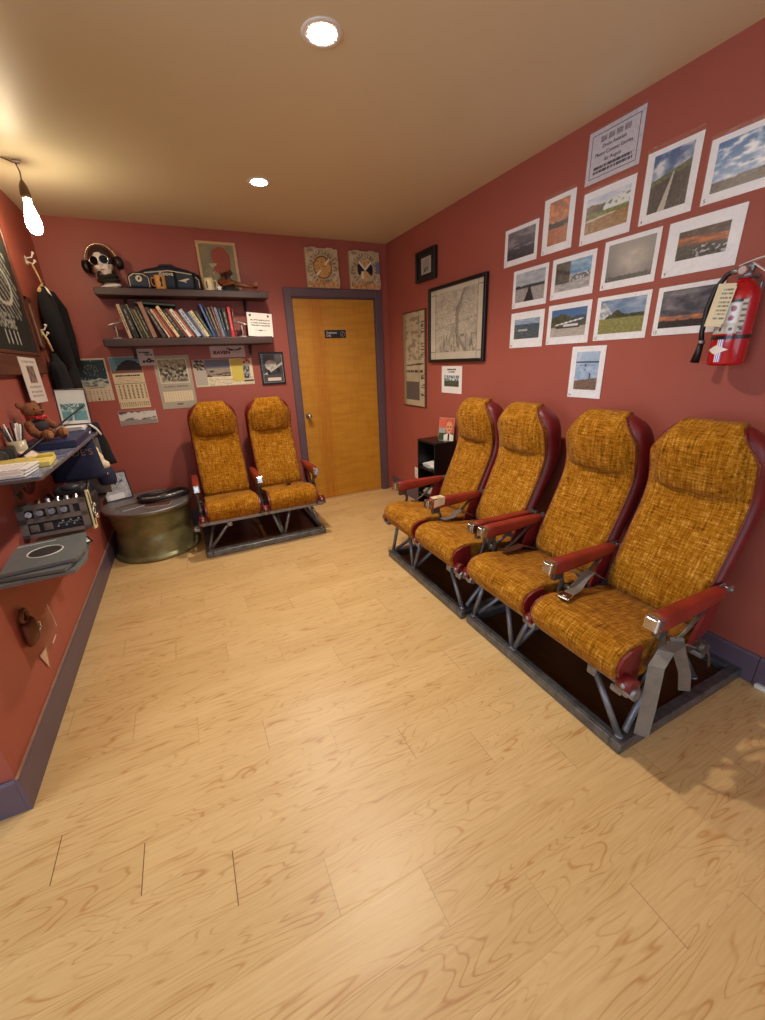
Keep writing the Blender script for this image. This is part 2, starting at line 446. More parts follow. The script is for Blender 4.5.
# worn strip along the top edge of the left baseboard
struct(MB().bb((-W + .001, -2.715, .143), (-W + .010, -.02, .1475)).build('trim_1', mat('worn_trim_edge', (150, 116, 92), .6)))
# door and casing
b = MB()
b.bb((-1.084, -.018, 0), (-1.014, .03, 2.112), .003); b.bb((-.147, -.018, 0), (-.075, .03, 2.112), .003)
b.bb((-1.014, -.018, 2.04), (-.147, .03, 2.112), .003)
b.bb((-1.03, .0, 0), (-1.005, .12, 2.05)); b.bb((-.155, .0, 0), (-.13, .12, 2.05)); b.bb((-1.03, 0, 2.03), (-.13, .12, 2.055))
struct(b.build('trim_2', TRIM))
dr = struct(thing('door_1', None, None, (-1.004, .012, .006)))
MB().bb((0, 0, .006), (.848, .04, 2.02), .002).build('door_leaf', DOOR, dr)
k = MB(); k.cyl((.045, -.006, .93), .027, .010, (pi / 2, 0, 0), 24); k.cyl((.045, -.028, .93), .010, .045, (pi / 2, 0, 0), 16)
k.sph((.045, -.055, .93), .026, (1, .8, 1)); kn = k.build('door_knob', STEEL, dr)
MB().bb((.0, -.02, -.005), (.848, .05, .003)).build('threshold', LTWOOD, dr)
# small sign on the door
sg = thing('door_sign', 'small black sign with white lettering on the wooden door', 'sign', (-.595, .010, 1.675))
MB().bb((-.112, -.004, 0), (.112, .0018, .074), .002).build('plate', mat('engraved_black_plastic', (26, 26, 34), .35), sg)
text('Employees', .03, WHITE, sg, (-.040, -.0046, .049), sx=.85)
text('Only', .03, WHITE, sg, (-.074, -.0046, .022), sx=.85)
b = MB(); b.torus((.075, -.0046, .037), .023, .0022, (pi / 2, 0, 0)); b.box((.075, -.0046, .037), (.006, .002, .034), (0, .4, 0)); b.build('round_emblem', mat('emblem_grey', (150, 140, 150)), sg)
# outlet plate on the right wall
ot = thing('wall_outlet', 'white outlet plate low on the wall beside the black shelf unit', 'outlet', (-.001, -.565, .25), -pi / 2)
MB().bb((-.036, -.006, 0), (.036, .0, .115), .003).build('cover_plate', WHITE, ot)
for z in (.035, .078): MB().bb((-.016, -.0085, z - .012), (.016, -.005, z + .012), .003).build('socket', CREAM, ot)
# recessed ceiling lights
EM = m_emit('downlight_glow', LAMP_COL, DOWN_E)
for i, (x, y, lab) in enumerate(((-1.424, -2.382, 'round recessed ceiling light nearer the camera, shining above the open floor'),
                                 (-1.415, -1.068, 'round recessed ceiling light farther back, toward the wooden door'))):
    t = thing('recessed_light', lab, 'ceiling light', (x, y, H), group='recessed downlights')
    MB().lathe([(.046, -.001), (.052, -.004), (.069, -.005), (.074, -.002), (.074, 0)]).build('trim_ring', WHITE, t)
    MB().cyl((0, 0, -.0025), .047, .004, n=28).build('diffuser', EM, t)
    sd = bpy.data.lights.new('downlight_beam', 'SPOT'); sd.energy = SPOT_W; sd.color = LAMP_COL; sd.spot_size = radians(145); sd.spot_blend = .75; sd.shadow_soft_size = .045
    so = bpy.data.objects.new('downlight_beam', sd); COL.objects.link(so); so.location = (x, y, H - .02)
# bare bulb on a cord
t = thing('pendant_bulb', 'glowing bare bulb hanging on a cord from the ceiling, near the left wall', 'light bulb', (-2.665, -.93, H))
MB().tube([(-.75, -.62, -.005), (-.3, -.25, -.012), (-.05, -.03, -.006), (-.005, 0, -.012), (.004, 0, -.05), (0, 0, -.09)], .0035, 8).build('cord', mat('cord_brown', (110, 84, 60)), t)
MB().lathe([(0, 0), (.012, 0), (.018, -.006), (.018, -.012), (0, -.013)]).build('ceiling_hook', WHITE, t)
MB().lathe([(.004, -.085), (.008, -.09), (.019, -.115), (.024, -.15), (.024, -.17), (.0, -.17)]).build('socket', mat('socket_bronze', (96, 72, 50), .4, .3), t)
MB().lathe([(.0, -.165), (.017, -.165), (.019, -.20), (.030, -.24), (.037, -.275), (.036, -.305), (.024, -.332), (0, -.342)], n=24).build('bulb', m_emit('bulb_glow', (1.0, .80, .52), BULB_E), t)
# small white fixing plate at the foot of the right wall
tag(MB().box((-.022, -3.64, .012), (.022, .10, .022), None, .004).build('door_stop', WHITE), 'white strip at the foot of the right wall, past the nearest seat', 'floor strip')

# ================================================================== AIRLINE SEATS
def interp(tab, z):
    if z <= tab[0][0]: return tab[0][1]
    for (a, p), (b_, q) in zip(tab[:-1], tab[1:]):
        if z <= b_:
            t = (z - a) / (b_ - a); t = t * t * (3 - 2 * t) if False else t
            return p + (q - p) * t
    return tab[-1][1]
FY = [(.33, .475), (.42, .435), (.50, .462), (.60, .508), (.72, .562), (.82, .606), (.90, .618), (.98, .600), (1.06, .580), (1.12, .578), (1.17, .60)]
TH = [(.33, .05), (.50, .085), (.65, .10), (.82, .12), (.95, .145), (1.06, .16), (1.12, .14), (1.17, .07)]
def smooth_tab(tab):
    zs = [.34 + i * (1.168 - .34) / 30 for i in range(31)]
    v = [interp(tab, z) for z in zs]
    for _ in range(2): v = [v[0]] + [(v[i - 1] + 2 * v[i] + v[i + 1]) / 4 for i in range(1, len(v) - 1)] + [v[-1]]
    return list(zip(zs, v))
FYS, THS = smooth_tab(FY), smooth_tab(TH)
def seat_back(root, cx):
    hw = .205
    wt = [(.33, .19), (.42, hw), (1.03, hw), (1.07, hw - .008), (1.11, .18), (1.14, .15), (1.16, .115), (1.168, .09)]
    b = MB(); rings = []
    for z in [.34, .36] + [.40 + i * .035 for i in range(19)] + [1.06, 1.085, 1.11, 1.13, 1.147, 1.158, 1.165]:
        w = interp(wt, z); y0 = interp(FYS, z); th = interp(THS, z)
        if z > 1.13: th *= max(.35, 1 - (z - 1.13) * 14); y0 += (z - 1.13) * .6
        c = y0 + th / 2; r = []
        for k in range(32):
            a = 2 * pi * k / 32; ca, sa = cos(a), sin(a)
            r.append((cx + w * (abs(ca) ** .45) * (1 if ca > 0 else -1), c + th / 2 * (abs(sa) ** .6) * (1 if sa > 0 else -1), z))
        rings.append(r)
    b.loft(rings); sh = b.build('backrest', RED, root)
    # tweed front panel
    wf = [(.33, .180), (.42, .190), (1.035, .192), (1.06, .180), (1.155, .112), (1.18, .11)]
    b = MB(); rings = []; N = 16
    for z in [.375, .385] + [.40 + i * .03 for i in range(22)] + [1.055, 1.08, 1.105, 1.13, 1.15, 1.162]:
        w = interp(wf, z); y0 = interp(FYS, z); e = .006 if z < .39 else .014
        if z > 1.13: y0 += (z - 1.13) * .5
        fr = []
        for k in range(N + 1):
            u = -1 + 2 * k / N
            quilt = .003 * sin(u * 9.5) ** 2
            fr.append((cx + u * w, y0 - e - .012 * (1 - abs(u) ** 5) + quilt, z))
        rings.append(fr + [(cx + w * .97, y0 + .03, z), (cx - w * .97, y0 + .03, z)])
    # fold over the top
    y0 = interp(FYS, 1.162)
    rings.append([(cx + (-1 + 2 * k / N) * .108, y0 + .015, 1.172) for k in range(N + 1)] + [(cx + .10, y0 + .06, 1.166), (cx - .10, y0 + .06, 1.166)])
    rings.append([(cx + (-1 + 2 * k / N) * .104, y0 + .05, 1.174) for k in range(N + 1)] + [(cx + .10, y0 + .075, 1.160), (cx - .10, y0 + .075, 1.160)])
    b.loft(rings); b.build('front_panel', TWEED, sh)
    # padded headrest
    b = MB(); rings = []
    bz = [(.882, .0), (.886, .020), (.90, .036), (.94, .046), (1.0, .040), (1.08, .030), (1.13, .018), (1.155, .004)]
    for z in [.882, .884, .888, .895, .905, .92, .94, .97, 1.0, 1.03, 1.06, 1.09, 1.115, 1.135, 1.15]:
        w = min(interp(wf, z) - .014, .172) ; w *= .93 if z < .886 else (.97 if z < .9 else 1)
        y0 = interp(FYS, z) - .010; bu = interp(bz, z)
        if z > 1.13: y0 += (z - 1.13) * .5
        sag = 0.010 if z < .93 else 0
        rings.append([(cx + u * w, y0 - .006 - bu * (1 - abs(u) ** 4), z - sag * (1 - u * u) + sag / 2) for u in [-1 + 2 * k / N for k in range(N + 1)]] + [(cx + w, y0 + .02, z), (cx - w, y0 + .02, z)])
    b.loft(rings); b.build('headrest_pad', TWEED, sh)
    # dark red piping round the panel
    for s in (-1, 1):
        pts = [(cx + s * (interp(wf, z) + .002), interp(FYS, z) - .010 + (max(0, z - 1.13)) * .5, z) for z in [.40 + i * .03 for i in range(22)] + [1.05, 1.08, 1.12, 1.155]]
        MB().tube(pts, .0035, 6).build('piping', RED, sh)

PROF = [(.44, .395), (.36, .405), (.26, .425), (.16, .448), (.07, .462), (.01, .460), (-.030, .442), (-.052, .412), (-.055, .380), (-.040, .345), (-.015, .315), (.02, .295), (.08, .285), (.20, .290), (.44, .300)]
def seat_cushion(root, cx):
    hw = .197; cyy, czz = .19, .365
    b = MB(); rings = []
    for x, s in ((-hw, .90), (-hw + .004, .95), (-hw + .014, .985), (-hw + .035, 1.0), (-.08, 1.012), (0, 1.006), (.08, 1.012), (hw - .035, 1.0), (hw - .014, .985), (hw - .004, .95), (hw, .90)):
        rings.append([(cx + x, cyy + (p[0] - cyy) * (1 - (1 - s) * .5), czz + (p[1] - czz) * s) for p in PROF])
    b.loft(rings); c = b.build('seat_cushion', TWEED, root)
    for s in (-1, 1):
        x0 = cx + s * (hw - .004); x1 = cx + s * (hw + .012)
        # red vinyl cheek showing at the front corner and along the side
        poly = [(cyy + (p[0] - cyy) * .94, czz + (p[1] - czz) * .86) for p in PROF[4:13]]
        MB().prism(poly, 'x', min(x0, x1), max(x0, x1)).build('side_cheek', RED, c)
    return c
def seat_pair(loc, rotz, s, mir, label, near_side_straps=False):
    """s = half distance between the outer armrests"""
    root = thing('airline_seat_pair', label, 'airline seats', loc, rotz, group='double airline seats on steel floor frames')
    hwid = s + .02; D = .845
    b = MB()
    for x in (-hwid + .0225, hwid - .0225): b.bb((x - .0225, .0, 0), (x + .0225, D, .050), .004)
    b.bb((-hwid + .045, 0, 0), (hwid - .045, .045, .0495), .004); b.bb((-hwid + .045, D - .045, 0), (hwid - .045, D, .0495), .004)
    b.bb((-hwid + .02, .028, .049), (hwid - .02, .034, .060)); b.bb((-hwid + .02, .004, .055), (hwid - .02, .008, .060))
    b.build('base_frame', BASE, root)
    MB().bb((-hwid + .046, .046, .006), (hwid - .046, D - .046, .02)).build('base_panel', PANELB, root)
    # cross bars
    MB().bb((-s - .015, .035, .262), (s + .015, .065, .292), .006, 2).build('front_crossbar', ALLOY, root)
    MB().tube([(-s - .02, .43, .30), (s + .02, .43, .30)], .019, 14).build('rear_crossbar', TUBE, root)
    m = mir
    legs = [((-.40 * m, .05, .27), (-(hwid - .03) * m, .03, .055)), ((-.21 * m, .05, .27), (-.135 * m, .03, .055)), ((-.06 * m, .05, .27), (-.120 * m, .03, .055)),
            ((.28 * m, .05, .27), ((hwid - .03) * m, .03, .055)),
            ((-.38, .43, .30), (-.40, .60, .052)), ((.38, .43, .30), (.40, .60, .052)), ((.0, .43, .30), (.02, .60, .02))]
    for a, c in legs:
        l = MB(); l.tube([a, c], .0125, 12); l.sph(c, .017, (1, 1, .6)); l.build('leg', TUBE, root)
    for a, c in (((-(hwid - .03) * m, .06, .06), (-.36 * m, .42, .285)), ((-.13 * m, .06, .06), (-.13 * m, .42, .285)), (((hwid - .03) * m, .06, .06), (.36 * m, .42, .285))):
        MB().tube([a, c], .0125, 12).build('diagonal_brace', TUBE, root)
    for x in (-.30, -.13, .13, .30):
        MB().bb((x - .014, .05, .27), (x + .014, .43, .288), .003).build('seat_rail', ALLOY, root)
    MB().bb((s * m - .075, .02, .235), (s * m - .03, .08, .262), .004).build('clamp_block', ALLOY, root)
    MB().bb((.29 * m - .02, .03, .225), (.29 * m + .02, .07, .27), .006).build('clamp_block', ALLOY, root)
    for cx in (-s / 2, s / 2):
        seat_cushion(root, cx); seat_back(root, cx)
    # front roller ends in red vinyl beside each cushion
    for x in (-s, 0, s):
        r = MB(); r.tube([(x - .024, -.005, .335), (x + .024, -.005, .335)], .030, 16); r.build('vinyl_roll', RED, root)
        r = MB(); r.cyl((x, .0, .305), .022, .07, (0, pi / 2, 0), 14); r.box((x, .02, .300), (.030, .07, .05), None, .008); r.sph((x, -.028, .335), .012); r.build('pivot_bracket', ALLOY, root)
    for x in (-s, 0, s):
        # armrest: pad, chrome ashtray end cap, hinge lugs, linkage
        rings = []
        for y, w, zt, zb in ((.085, .021, .592, .530), (.09, .025, .595, .527), (.13, .026, .596, .524), (.30, .026, .592, .530), (.43, .025, .588, .540), (.475, .022, .585, .545), (.48, .019, .582, .549)):
            zc, zh = (zt + zb) / 2, (zt - zb) / 2; r = []
            for k in range(20):
                a = 2 * pi * k / 20; ca, sa = cos(a), sin(a)
                r.append((x + w * abs(ca) ** .5 * (1 if ca > 0 else -1), y, zc + zh * abs(sa) ** .5 * (1 if sa > 0 else -1)))
            rings.append(r)
        ar = MB().loft(rings).build('armrest', ARM, root)
        c = MB(); c.box((x, .072, .565), (.050, .040, .058), (radians(-8), 0, 0), .007, 2); c.box((x, .051, .572), (.034, .004, .034), (radians(-8), 0, 0), .002)
        c.build('end_cap', STEEL, ar)
        c = MB(); c.bb((x - .018, .475, .556), (x - .010, .535, .582), .004); c.bb((x + .006, .475, .556), (x + .014, .54, .580), .004); c.cyl((x, .52, .567), .007, .04, (0, pi / 2, 0), 10)
        c.build('hinge_lug', ALLOY, ar)
        c = MB(); c.tube([(x, .14, .53), (x - .005, .17, .46), (x, .13, .35), (x, .06, .30)], .011, 8)
        c.bb((x - .016, .10, .49), (x + .010, .16, .535), .004)
        c.build('front_post', LINK, ar)
        c = MB(); c.tube([(x - .004, .20, .40), (x, .30, .45), (x + .004, .42, .545)], .008, 8); c.tube([(x, .10, .37), (x, .44, .34)], .012, 8)
        c.cyl((x, .43, .33), .026, .05, (0, pi / 2, 0), 14); c.cyl((x, .22, .41), .016, .044, (0, pi / 2, 0), 12)
        c.tube([(x, .46, .34), (x + .012, .50, .26), (x + .012, .52, .20)], .007, 8)
        c.build('linkage', LINK, ar)
        c = MB(); c.prism([(.34, .36), (.46, .40), (.49, .56), (.46, .57), (.40, .50)], 'x', x - .006, x + .006); c.build('side_gusset', RED, ar)
    return root
def belt(root, pts, wd, name='seat_belt', buckle=True, bl=None, m=None):
    o = MB().strap(pts, wd, .045, .003).build(name, m or BELT, root)
    if buckle:
        p = Vector(pts[-1]); q = Vector(pts[-2]); d = (p - q).normalized(); w = Vector(wd).normalized(); n = d.cross(w).normalized()
        if n.z < 0: n = -n
        R = Matrix((w, d, n)).transposed()
        b = MB(); b.box(p + d * .022, (.056, .05, .010), R, .004, 2); b.box(p + d * .045, (.046, .014, .006), R, .003); b.box(p + d * .03 + n * .005, (.016, .016, .004), R, .002)
        b.build('buckle', STEEL, o)
    return o
SB = seat_pair((-.86, -3.058, 0), -pi / 2, .455, 1, 'nearest pair of mustard tweed airline seats, along the right wall under the fire extinguisher')
SA = seat_pair((-.872, -2.075, 0), -pi / 2, .455, 1, 'pair of mustard tweed airline seats on right wall, farther from camera, beside black shelf unit')
SK = seat_pair((-1.655, -.905, 0), 0, .482, -1, 'pair of mustard tweed airline seats against the back wall, left of the wooden door')
belt(SB, [(.02, .40, .43), (.035, .30, .50), (.05, .24, .490), (.075, .17, .470), (.095, .09, .476)], (1, .15, 0))
belt(SB, [(.00, .34, .40), (-.02, .28, .47), (-.05, .24, .49)], (1, 0, 0), buckle=False)
belt(SB, [(s_, .42, .40) for s_ in (-.41,)] + [(-.40, .30, .455), (-.385, .22, .455), (-.365, .14, .470)], (1, .1, 0), buckle=False, m=m_vinyl('brown_leather', (96, 56, 40), .5))
MB().strap([(.492, .26, .42), (.495, .18, .47), (.498, .10, .465), (.502, .055, .42), (.502, .060, .34), (.498, .075, .22), (.49, .09, .070)], (.80, .55, 0), .048, .003).build('hanging_strap', BELT, SB)
MB().strap([(.488, .17, .49), (.494, .21, .40), (.490, .29, .28), (.475, .36, .15)], (.55, .75, 0), .044, .003).build('hanging_strap', BELT, SB)
belt(SA, [(.02, .40, .43), (.03, .30, .49), (.05, .22, .46), (.06, .14, .465)], (1, .15, 0), buckle=False)
belt(SA, [(.44, .40, .43), (.43, .30, .50), (.47, .20, .50), (.46, .13, .49)], (.3, 1, 0), buckle=False)
belt(SK, [(.30, .42, .41), (.29, .32, .43), (.27, .24, .45), (.23, .16, .462)], (1, .6, 0), buckle=False, m=m_vinyl('dark_brown_leather', (84, 46, 26), .5))
tb = MB(); tb.strap([(0, .10, .5985), (0, .13, .5995), (0, .185, .598)], (1, 0, 0), .046, .004); tb.strap([(.0275, .10, .565), (.0285, .13, .570), (.0275, .18, .575)], (0, .1, 1), .050, .003)
tb.build('worn_patch', mat('frayed_padding', (200, 178, 138), .9, bump=.4), SA)

# ================================================================== PICTURE CONTENTS
def P_cloud(u, v):
    c = lerp(C(70, 72, 84), C(112, 110, 122), v); c = lerp(c, C(146, 144, 152), max(0, fb(u * 3, v * 7, 3) - .42) * 1.8 * 1.6)
    if v < .34 + .05 * fb(u * 5, 0, 1): c = lerp(C(58, 60, 72), C(84, 84, 96), v * 2 + .3 * nz(u * 12, v * 20))
    return c
def P_orange(u, v):
    if v > .5 + .10 * (u - .4) ** 2 + .03 * nz(u * 6, 1): c = lerp(C(196, 116, 74), C(170, 112, 90), v); return lerp(c, C(232, 150, 92), max(0, fb(u * 4, v * 9, 2) - .42) * 1.8 * 1.5)
    if v > .38 + .06 * nz(u * 5, 7): return lerp(C(34, 28, 34), C(60, 44, 40), nz(u * 20, v * 20))
    return lerp(C(150, 84, 52), C(206, 120, 72), 0.00 + fb(u * 6, v * 18, 5) * 1)
def P_valley(u, v):
    t = v + .02 * nz(u * 20, 3)
    if t > .78 + .12 * max(0, u - .4) + .05 * nz(u * 4, 0): return lerp(C(188, 204, 226), C(236, 240, 246), 0.00 + fb(u * 4, v * 8) * 1)
    if t > .55: 
        c = lerp(C(142, 120, 106), C(66, 84, 62), u * 1.6 + .4 * nz(u * 9, v * 9)); return lerp(c, C(232, 240, 236), max(0, fb(u * 9, v * 9, 8) - .1) * 3 * (u > .4))
    if t > .42: return lerp(C(90, 110, 56), C(150, 150, 90), .5 + nz(u * 18, v * 14))
    if .34 < t - .1 * u < .38: return C(214, 208, 196)
    return lerp(C(128, 92, 58), C(190, 150, 98), 0.00 + fb(u * 12, v * 22, 4) * 1)
def P_road(u, v):
    hz_ = .56 + .18 * u
    if v > hz_:
        c = lerp(C(72, 104, 152), C(140, 158, 178), 1 - v); return lerp(c, C(226, 230, 236), max(0, -0.70 + fb(u * 3, v * 5, 4) * 2.0))
    c = lerp(C(84, 88, 74), C(120, 128, 84), .5 + nz(u * 8, v * 26))
    d = abs((u - .62) / max(.05, (hz_ - v + .08)) + .35)
    if v < hz_ - .10: c = lerp(C(64, 60, 60), C(92, 88, 84), 0.00 + fb(u * 22, v * 6, 3) * 1)
    if d < .14 and v < hz_ - .04: c = C(196, 190, 178)
    return c
def P_big(u, v):
    if v > .20 + .07 * u:
        c = lerp(C(150, 176, 206), C(56, 112, 172), (v - .2) * 1.5); g = math.hypot((u - .72) * 1.1, (v - .52) * 1.5)
        c = lerp(c, C(250, 252, 252), max(0, .9 - g * 3.4) + max(0, fb(u * 5, v * 9, 1) - .42) * 1.8 * 1.3)
        if (u - .52) ** 2 * 40 + (v - .43) ** 2 * 700 < .06: c = C(50, 70, 90)
        return c
    return lerp(C(88, 78, 74), C(128, 112, 98), .5 + nz(u * 14, v * 40))
def P_runway(u, v):
    if v > .56 + .03 * nz(u * 7, 1): return lerp(C(150, 160, 172), C(206, 212, 218), 0.00 + fb(u * 3, v * 8, 2) * 1)
    if v > .46: return C(56, 62, 66)
    w = (.56 - v) * .75
    if abs(u - .5) < w * .42: return lerp(C(60, 58, 60), C(38, 36, 38), abs(nz(u * 12, v * 12)) * 3)
    return lerp(C(150, 146, 142), C(180, 178, 176), .5 + nz(u * 10, v * 22))
def P_blue(u, v):
    if u < .42 and v > .25: c = lerp(C(70, 68, 62), C(116, 112, 100), 0.00 + fb(u * 9, v * 9) * 1); c = lerp(c, C(40, 40, 40), max(0, 1 - abs(v - .62 + .5 * (u - .3)) * 9)); return c
    if v > .55: return lerp(C(84, 140, 186), C(190, 214, 230), -0.10 + fb(u * 5, v * 6, 3) * 1)
    if v > .30 and abs(v - .42 - .1 * (u - .7)) < .10 and u > .48: return lerp(C(44, 50, 56), C(210, 216, 220), .5 + nz(u * 25, v * 14) * 1.6)
    return lerp(C(150, 150, 150), C(198, 198, 196), .5 + nz(u * 6, v * 16))
def P_grey(u, v):
    c = lerp(C(108, 108, 112), C(150, 148, 146), v); g = math.hypot((u - .55), (v - .5) * .8)
    c = lerp(c, C(196, 188, 176), max(0, .8 - g * 1.5) * (.7 + fb(u * 4, v * 4, 3)))
    if v < .12 + .06 * nz(u * 14, 2): c = C(78, 80, 82)
    return c
def P_sunset(u, v):
    t = v + .12 * (u - .5)
    if t > .72: c = lerp(C(74, 60, 58), C(110, 84, 72), 0.00 + fb(u * 4, v * 8, 3) * 1)
    elif t > .48: c = lerp(C(206, 116, 66), C(120, 78, 66), -0.40 + fb(u * 2.5, t * 16, 6) * 1.8)
    elif t > .42: c = C(96, 74, 66)
    else:
        c = lerp(C(46, 44, 44), C(84, 80, 78), .5 + nz(u * 18, v * 14))
        if fb(u * 10, v * 9, 3) > .70 and u > .35: c = C(190, 194, 200)
    return c
def P_small(u, v):
    if v > .74: return lerp(C(120, 150, 182), C(206, 216, 224), -0.10 + fb(u * 4, v * 9, 7) * 1)
    if v > .52 + .05 * nz(u * 6, 2): return lerp(C(60, 82, 96), C(90, 110, 116), .5 + nz(u * 9, v * 9))
    if .40 < v < .48 and .15 < u < .55: return C(190, 196, 198)
    return lerp(C(52, 66, 76), C(110, 124, 130), .5 + nz(u * 8, v * 30))
def P_wplane(u, v):
    ridge = .62 + .22 * (1 - abs(u - .3) * 2.2) + .04 * nz(u * 7, 1)
    c = lerp(C(70, 114, 166), C(116, 150, 190), 1 - v) if v > ridge else lerp(C(62, 70, 54), C(96, 96, 72), 0.00 + fb(u * 8, v * 8, 4) * 1)
    if v > .5 and u > .68 and v < .72: c = C(74, 86, 104)
    if v < .36: c = lerp(C(172, 166, 156), C(198, 192, 182), .5 + nz(u * 8, v * 20))
    if abs(v - .50 - .22 * (u - .45)) < .022 and .12 < u < .92: c = C(240, 242, 244)
    if abs(v - .40) < .05 and .38 < u < .80: c = C(226, 228, 232)
    if abs(v - .33) < .018 and .15 < u < .85: c = C(60, 58, 58)
    if math.hypot(u - .5, (v - .33)) < .03 or math.hypot(u - .7, v - .33) < .025: c = C(24, 24, 26)
    return c
def P_hut(u, v):
    if v < .44: return lerp(C(112, 116, 66), C(168, 164, 100), 0.00 + fb(u * 16, v * 22, 2) * 1)
    tree = .44 + .26 * max(0, 1 - abs(u - .40) * 3.4) + .05 * nz(u * 20, 3)
    if u > .48: tree = max(tree, .55 + .03 * nz(u * 14, 1))
    if v < tree: return lerp(C(44, 52, 36), C(78, 84, 56), .5 + nz(u * 20, v * 20))
    if u < .30 and v < .95 - 1.7 * abs(u - .08): return lerp(C(222, 226, 230), C(150, 160, 170), .5 + nz(u * 14, v * 9) * 1.4)
    return lerp(C(96, 130, 172), C(176, 192, 210), -0.10 + fb(u * 3, v * 7, 4) * 1)
def P_dark(u, v):
    if v > .30: return lerp(C(60, 64, 78), C(134, 132, 140), -0.40 + fb(u * 3, v * 5, 8) * 1.5)
    if v > .17 + .05 * fb(u * 6, 2): return lerp(C(222, 136, 84), C(130, 96, 92), -0.30 + fb(u * 5, v * 24, 3) * 1.6)
    return C(46, 44, 50)
def P_single(u, v):
    if v < .23 + .10 * u: return lerp(C(112, 92, 82), C(146, 124, 108), .5 + nz(u * 9, v * 28))
    c = lerp(C(140, 172, 208), C(176, 202, 230), v); c = lerp(c, C(206, 222, 240), max(0, fb(u * 4, v * 5, 3) - .42) * 1.8)
    if abs(v - .73) < .014 : c = C(44, 62, 92)
    if abs(v - .66 + .06 * abs(u - .5)) < .006 and .15 < u < .85: c = C(112, 132, 160)
    if abs(u - .44) < .03 and abs(v - .65) < .03 or (abs(u - .44) < .02 and abs(v - .53) < .03): c = C(56, 66, 84)
    if abs(u - .66 + .1 * (v - .4)) < .025 and .30 < v < .44: c = C(38, 42, 60)
    return c
def lines_fn(bg, ink, rows, u0=.12, u1=.88, words=9, seed=0, dens=.35):
    """print too small to read: broken rows of ink"""
    def f(u, v):
        for r, (vc, hh, a, b_) in enumerate(rows):
            if abs(v - vc) < hh and a < u < b_ and nz(u * words * 6, r * 3.1 + seed, seed) > -dens + .15: return ink
        return bg
    return f

# ================================================================== PHOTO CONTEST PRINTS ON THE RIGHT WALL
BRIGHTP = mat('bright_photo_paper', (246, 247, 250), .5, var=.015)
SGLASS = mat('dark_sunglass_lens', (8, 8, 8), .25, spec=.15)
SLEEVE = m_clear('plastic_sleeve', .07, .14)
def contest(fn, y0, y1, z0, z1, num, label, iw=.74, ih=.66, dy=.03, tilt=0):
    w, h = abs(y1 - y0), z1 - z0
    t = thing('photo_print', label, 'photo print', (-.0012, (y0 + y1) / 2, z0), -pi / 2, 'photo contest prints in plastic sleeves')
    t.rotation_euler = (0, tilt, -pi / 2)
    MB().bb((-w / 2 + .004, -.0024, .003), (w / 2 - .004, -.0008, h - .002)).build('paper', BRIGHTP, t)
    pic('picture', w * iw, h * ih, fn, t, (.002, -.0028, h * (1 - ih) / 2 + h * dy), 60, m=GLOSS)
    text(str(num), .020, INK, t, (-w / 2 + .018, -.0030, .016), ext=.0002)
    b = MB(); N = 14
    def crv(u, v): return .0012 + .0028 * abs(nz(u * 5 + num, v * 4)) + (.003 if v > 1.0 else 0)
    rings = []
    vs = [[b.bm.verts.new((-w / 2 + w * i / N, -.0034 - crv(i / N, j / N * 1.06), h * 1.06 * j / N)) for i in range(N + 1)] for j in range(N + 1)]
    for j in range(N):
        for i in range(N):
            f = b.bm.faces.new((vs[j][i], vs[j][i + 1], vs[j + 1][i + 1], vs[j + 1][i])); f.smooth = True
    b.build('plastic_sleeve', SLEEVE, t)
    return t
contest(P_cloud, -1.745, -2.038, 1.985, 2.200, 1, 'sleeved print of dark grey storm clouds, far left end of the top row', .80, .72)
contest(P_orange, -2.067, -2.290, 1.990, 2.270, 2, 'upright sleeved print of an orange sunset sky over black hills, in the top row', .62, .76)
contest(P_valley, -2.338, -2.630, 1.980, 2.217, 3, 'sleeved print of a green and tan mountain valley, directly below the printed contest notice', .82, .66)
contest(P_road, -2.665, -2.902, 1.988, 2.268, 4, 'upright sleeved print of a pale road running under cloudy sky, right of the contest notice', .70, .78)
contest(P_big, -2.930, -3.235, 1.992, 2.217, 5, 'sleeved print of bright blue sky with glowing clouds, right end of the top row', .80, .74)
contest(P_runway, -1.847, -2.145, 1.728, 1.952, 6, 'sleeved print of a runway narrowing to a pale horizon, left end of middle row', .82, .74)
contest(P_blue, -2.168, -2.465, 1.738, 1.953, 7, 'sleeved print of propeller planes against blue sky, between the runway and grey cloud prints', .80, .68)
contest(P_grey, -2.503, -2.795, 1.741, 1.966, 8, 'sleeved print of a billowing pale grey cloud, between the plane and orange streak prints', .82, .74)
contest(P_sunset, -2.820, -3.117, 1.746, 1.964, 9, 'sleeved print of a narrow dark sunset with orange streaks, above the fire extinguisher hose', .66, .50)
contest(P_small, -1.848, -2.144, 1.485, 1.705, 10, 'sleeved print of a lake and blue mountains, left end of the bottom row', .74, .54)
contest(P_wplane, -2.168, -2.474, 1.491, 1.713, 11, 'sleeved print of a white plane parked before a dark green mountain, bottom row', .80, .66)
contest(P_hut, -2.500, -2.798, 1.496, 1.713, 12, 'sleeved print of a grassy field with a tree and white hangar, bottom row', .82, .74)
contest(P_dark, -2.822, -3.100, 1.501, 1.711, 13, 'sleeved print of dark clouds over an orange horizon, partly behind the fire extinguisher hose', .82, .74)
contest(P_single, -2.374, -2.600, 1.192, 1.477, 14, 'upright sleeved print of a figure under a seaplane wing, hanging alone below the rows', .66, .72)
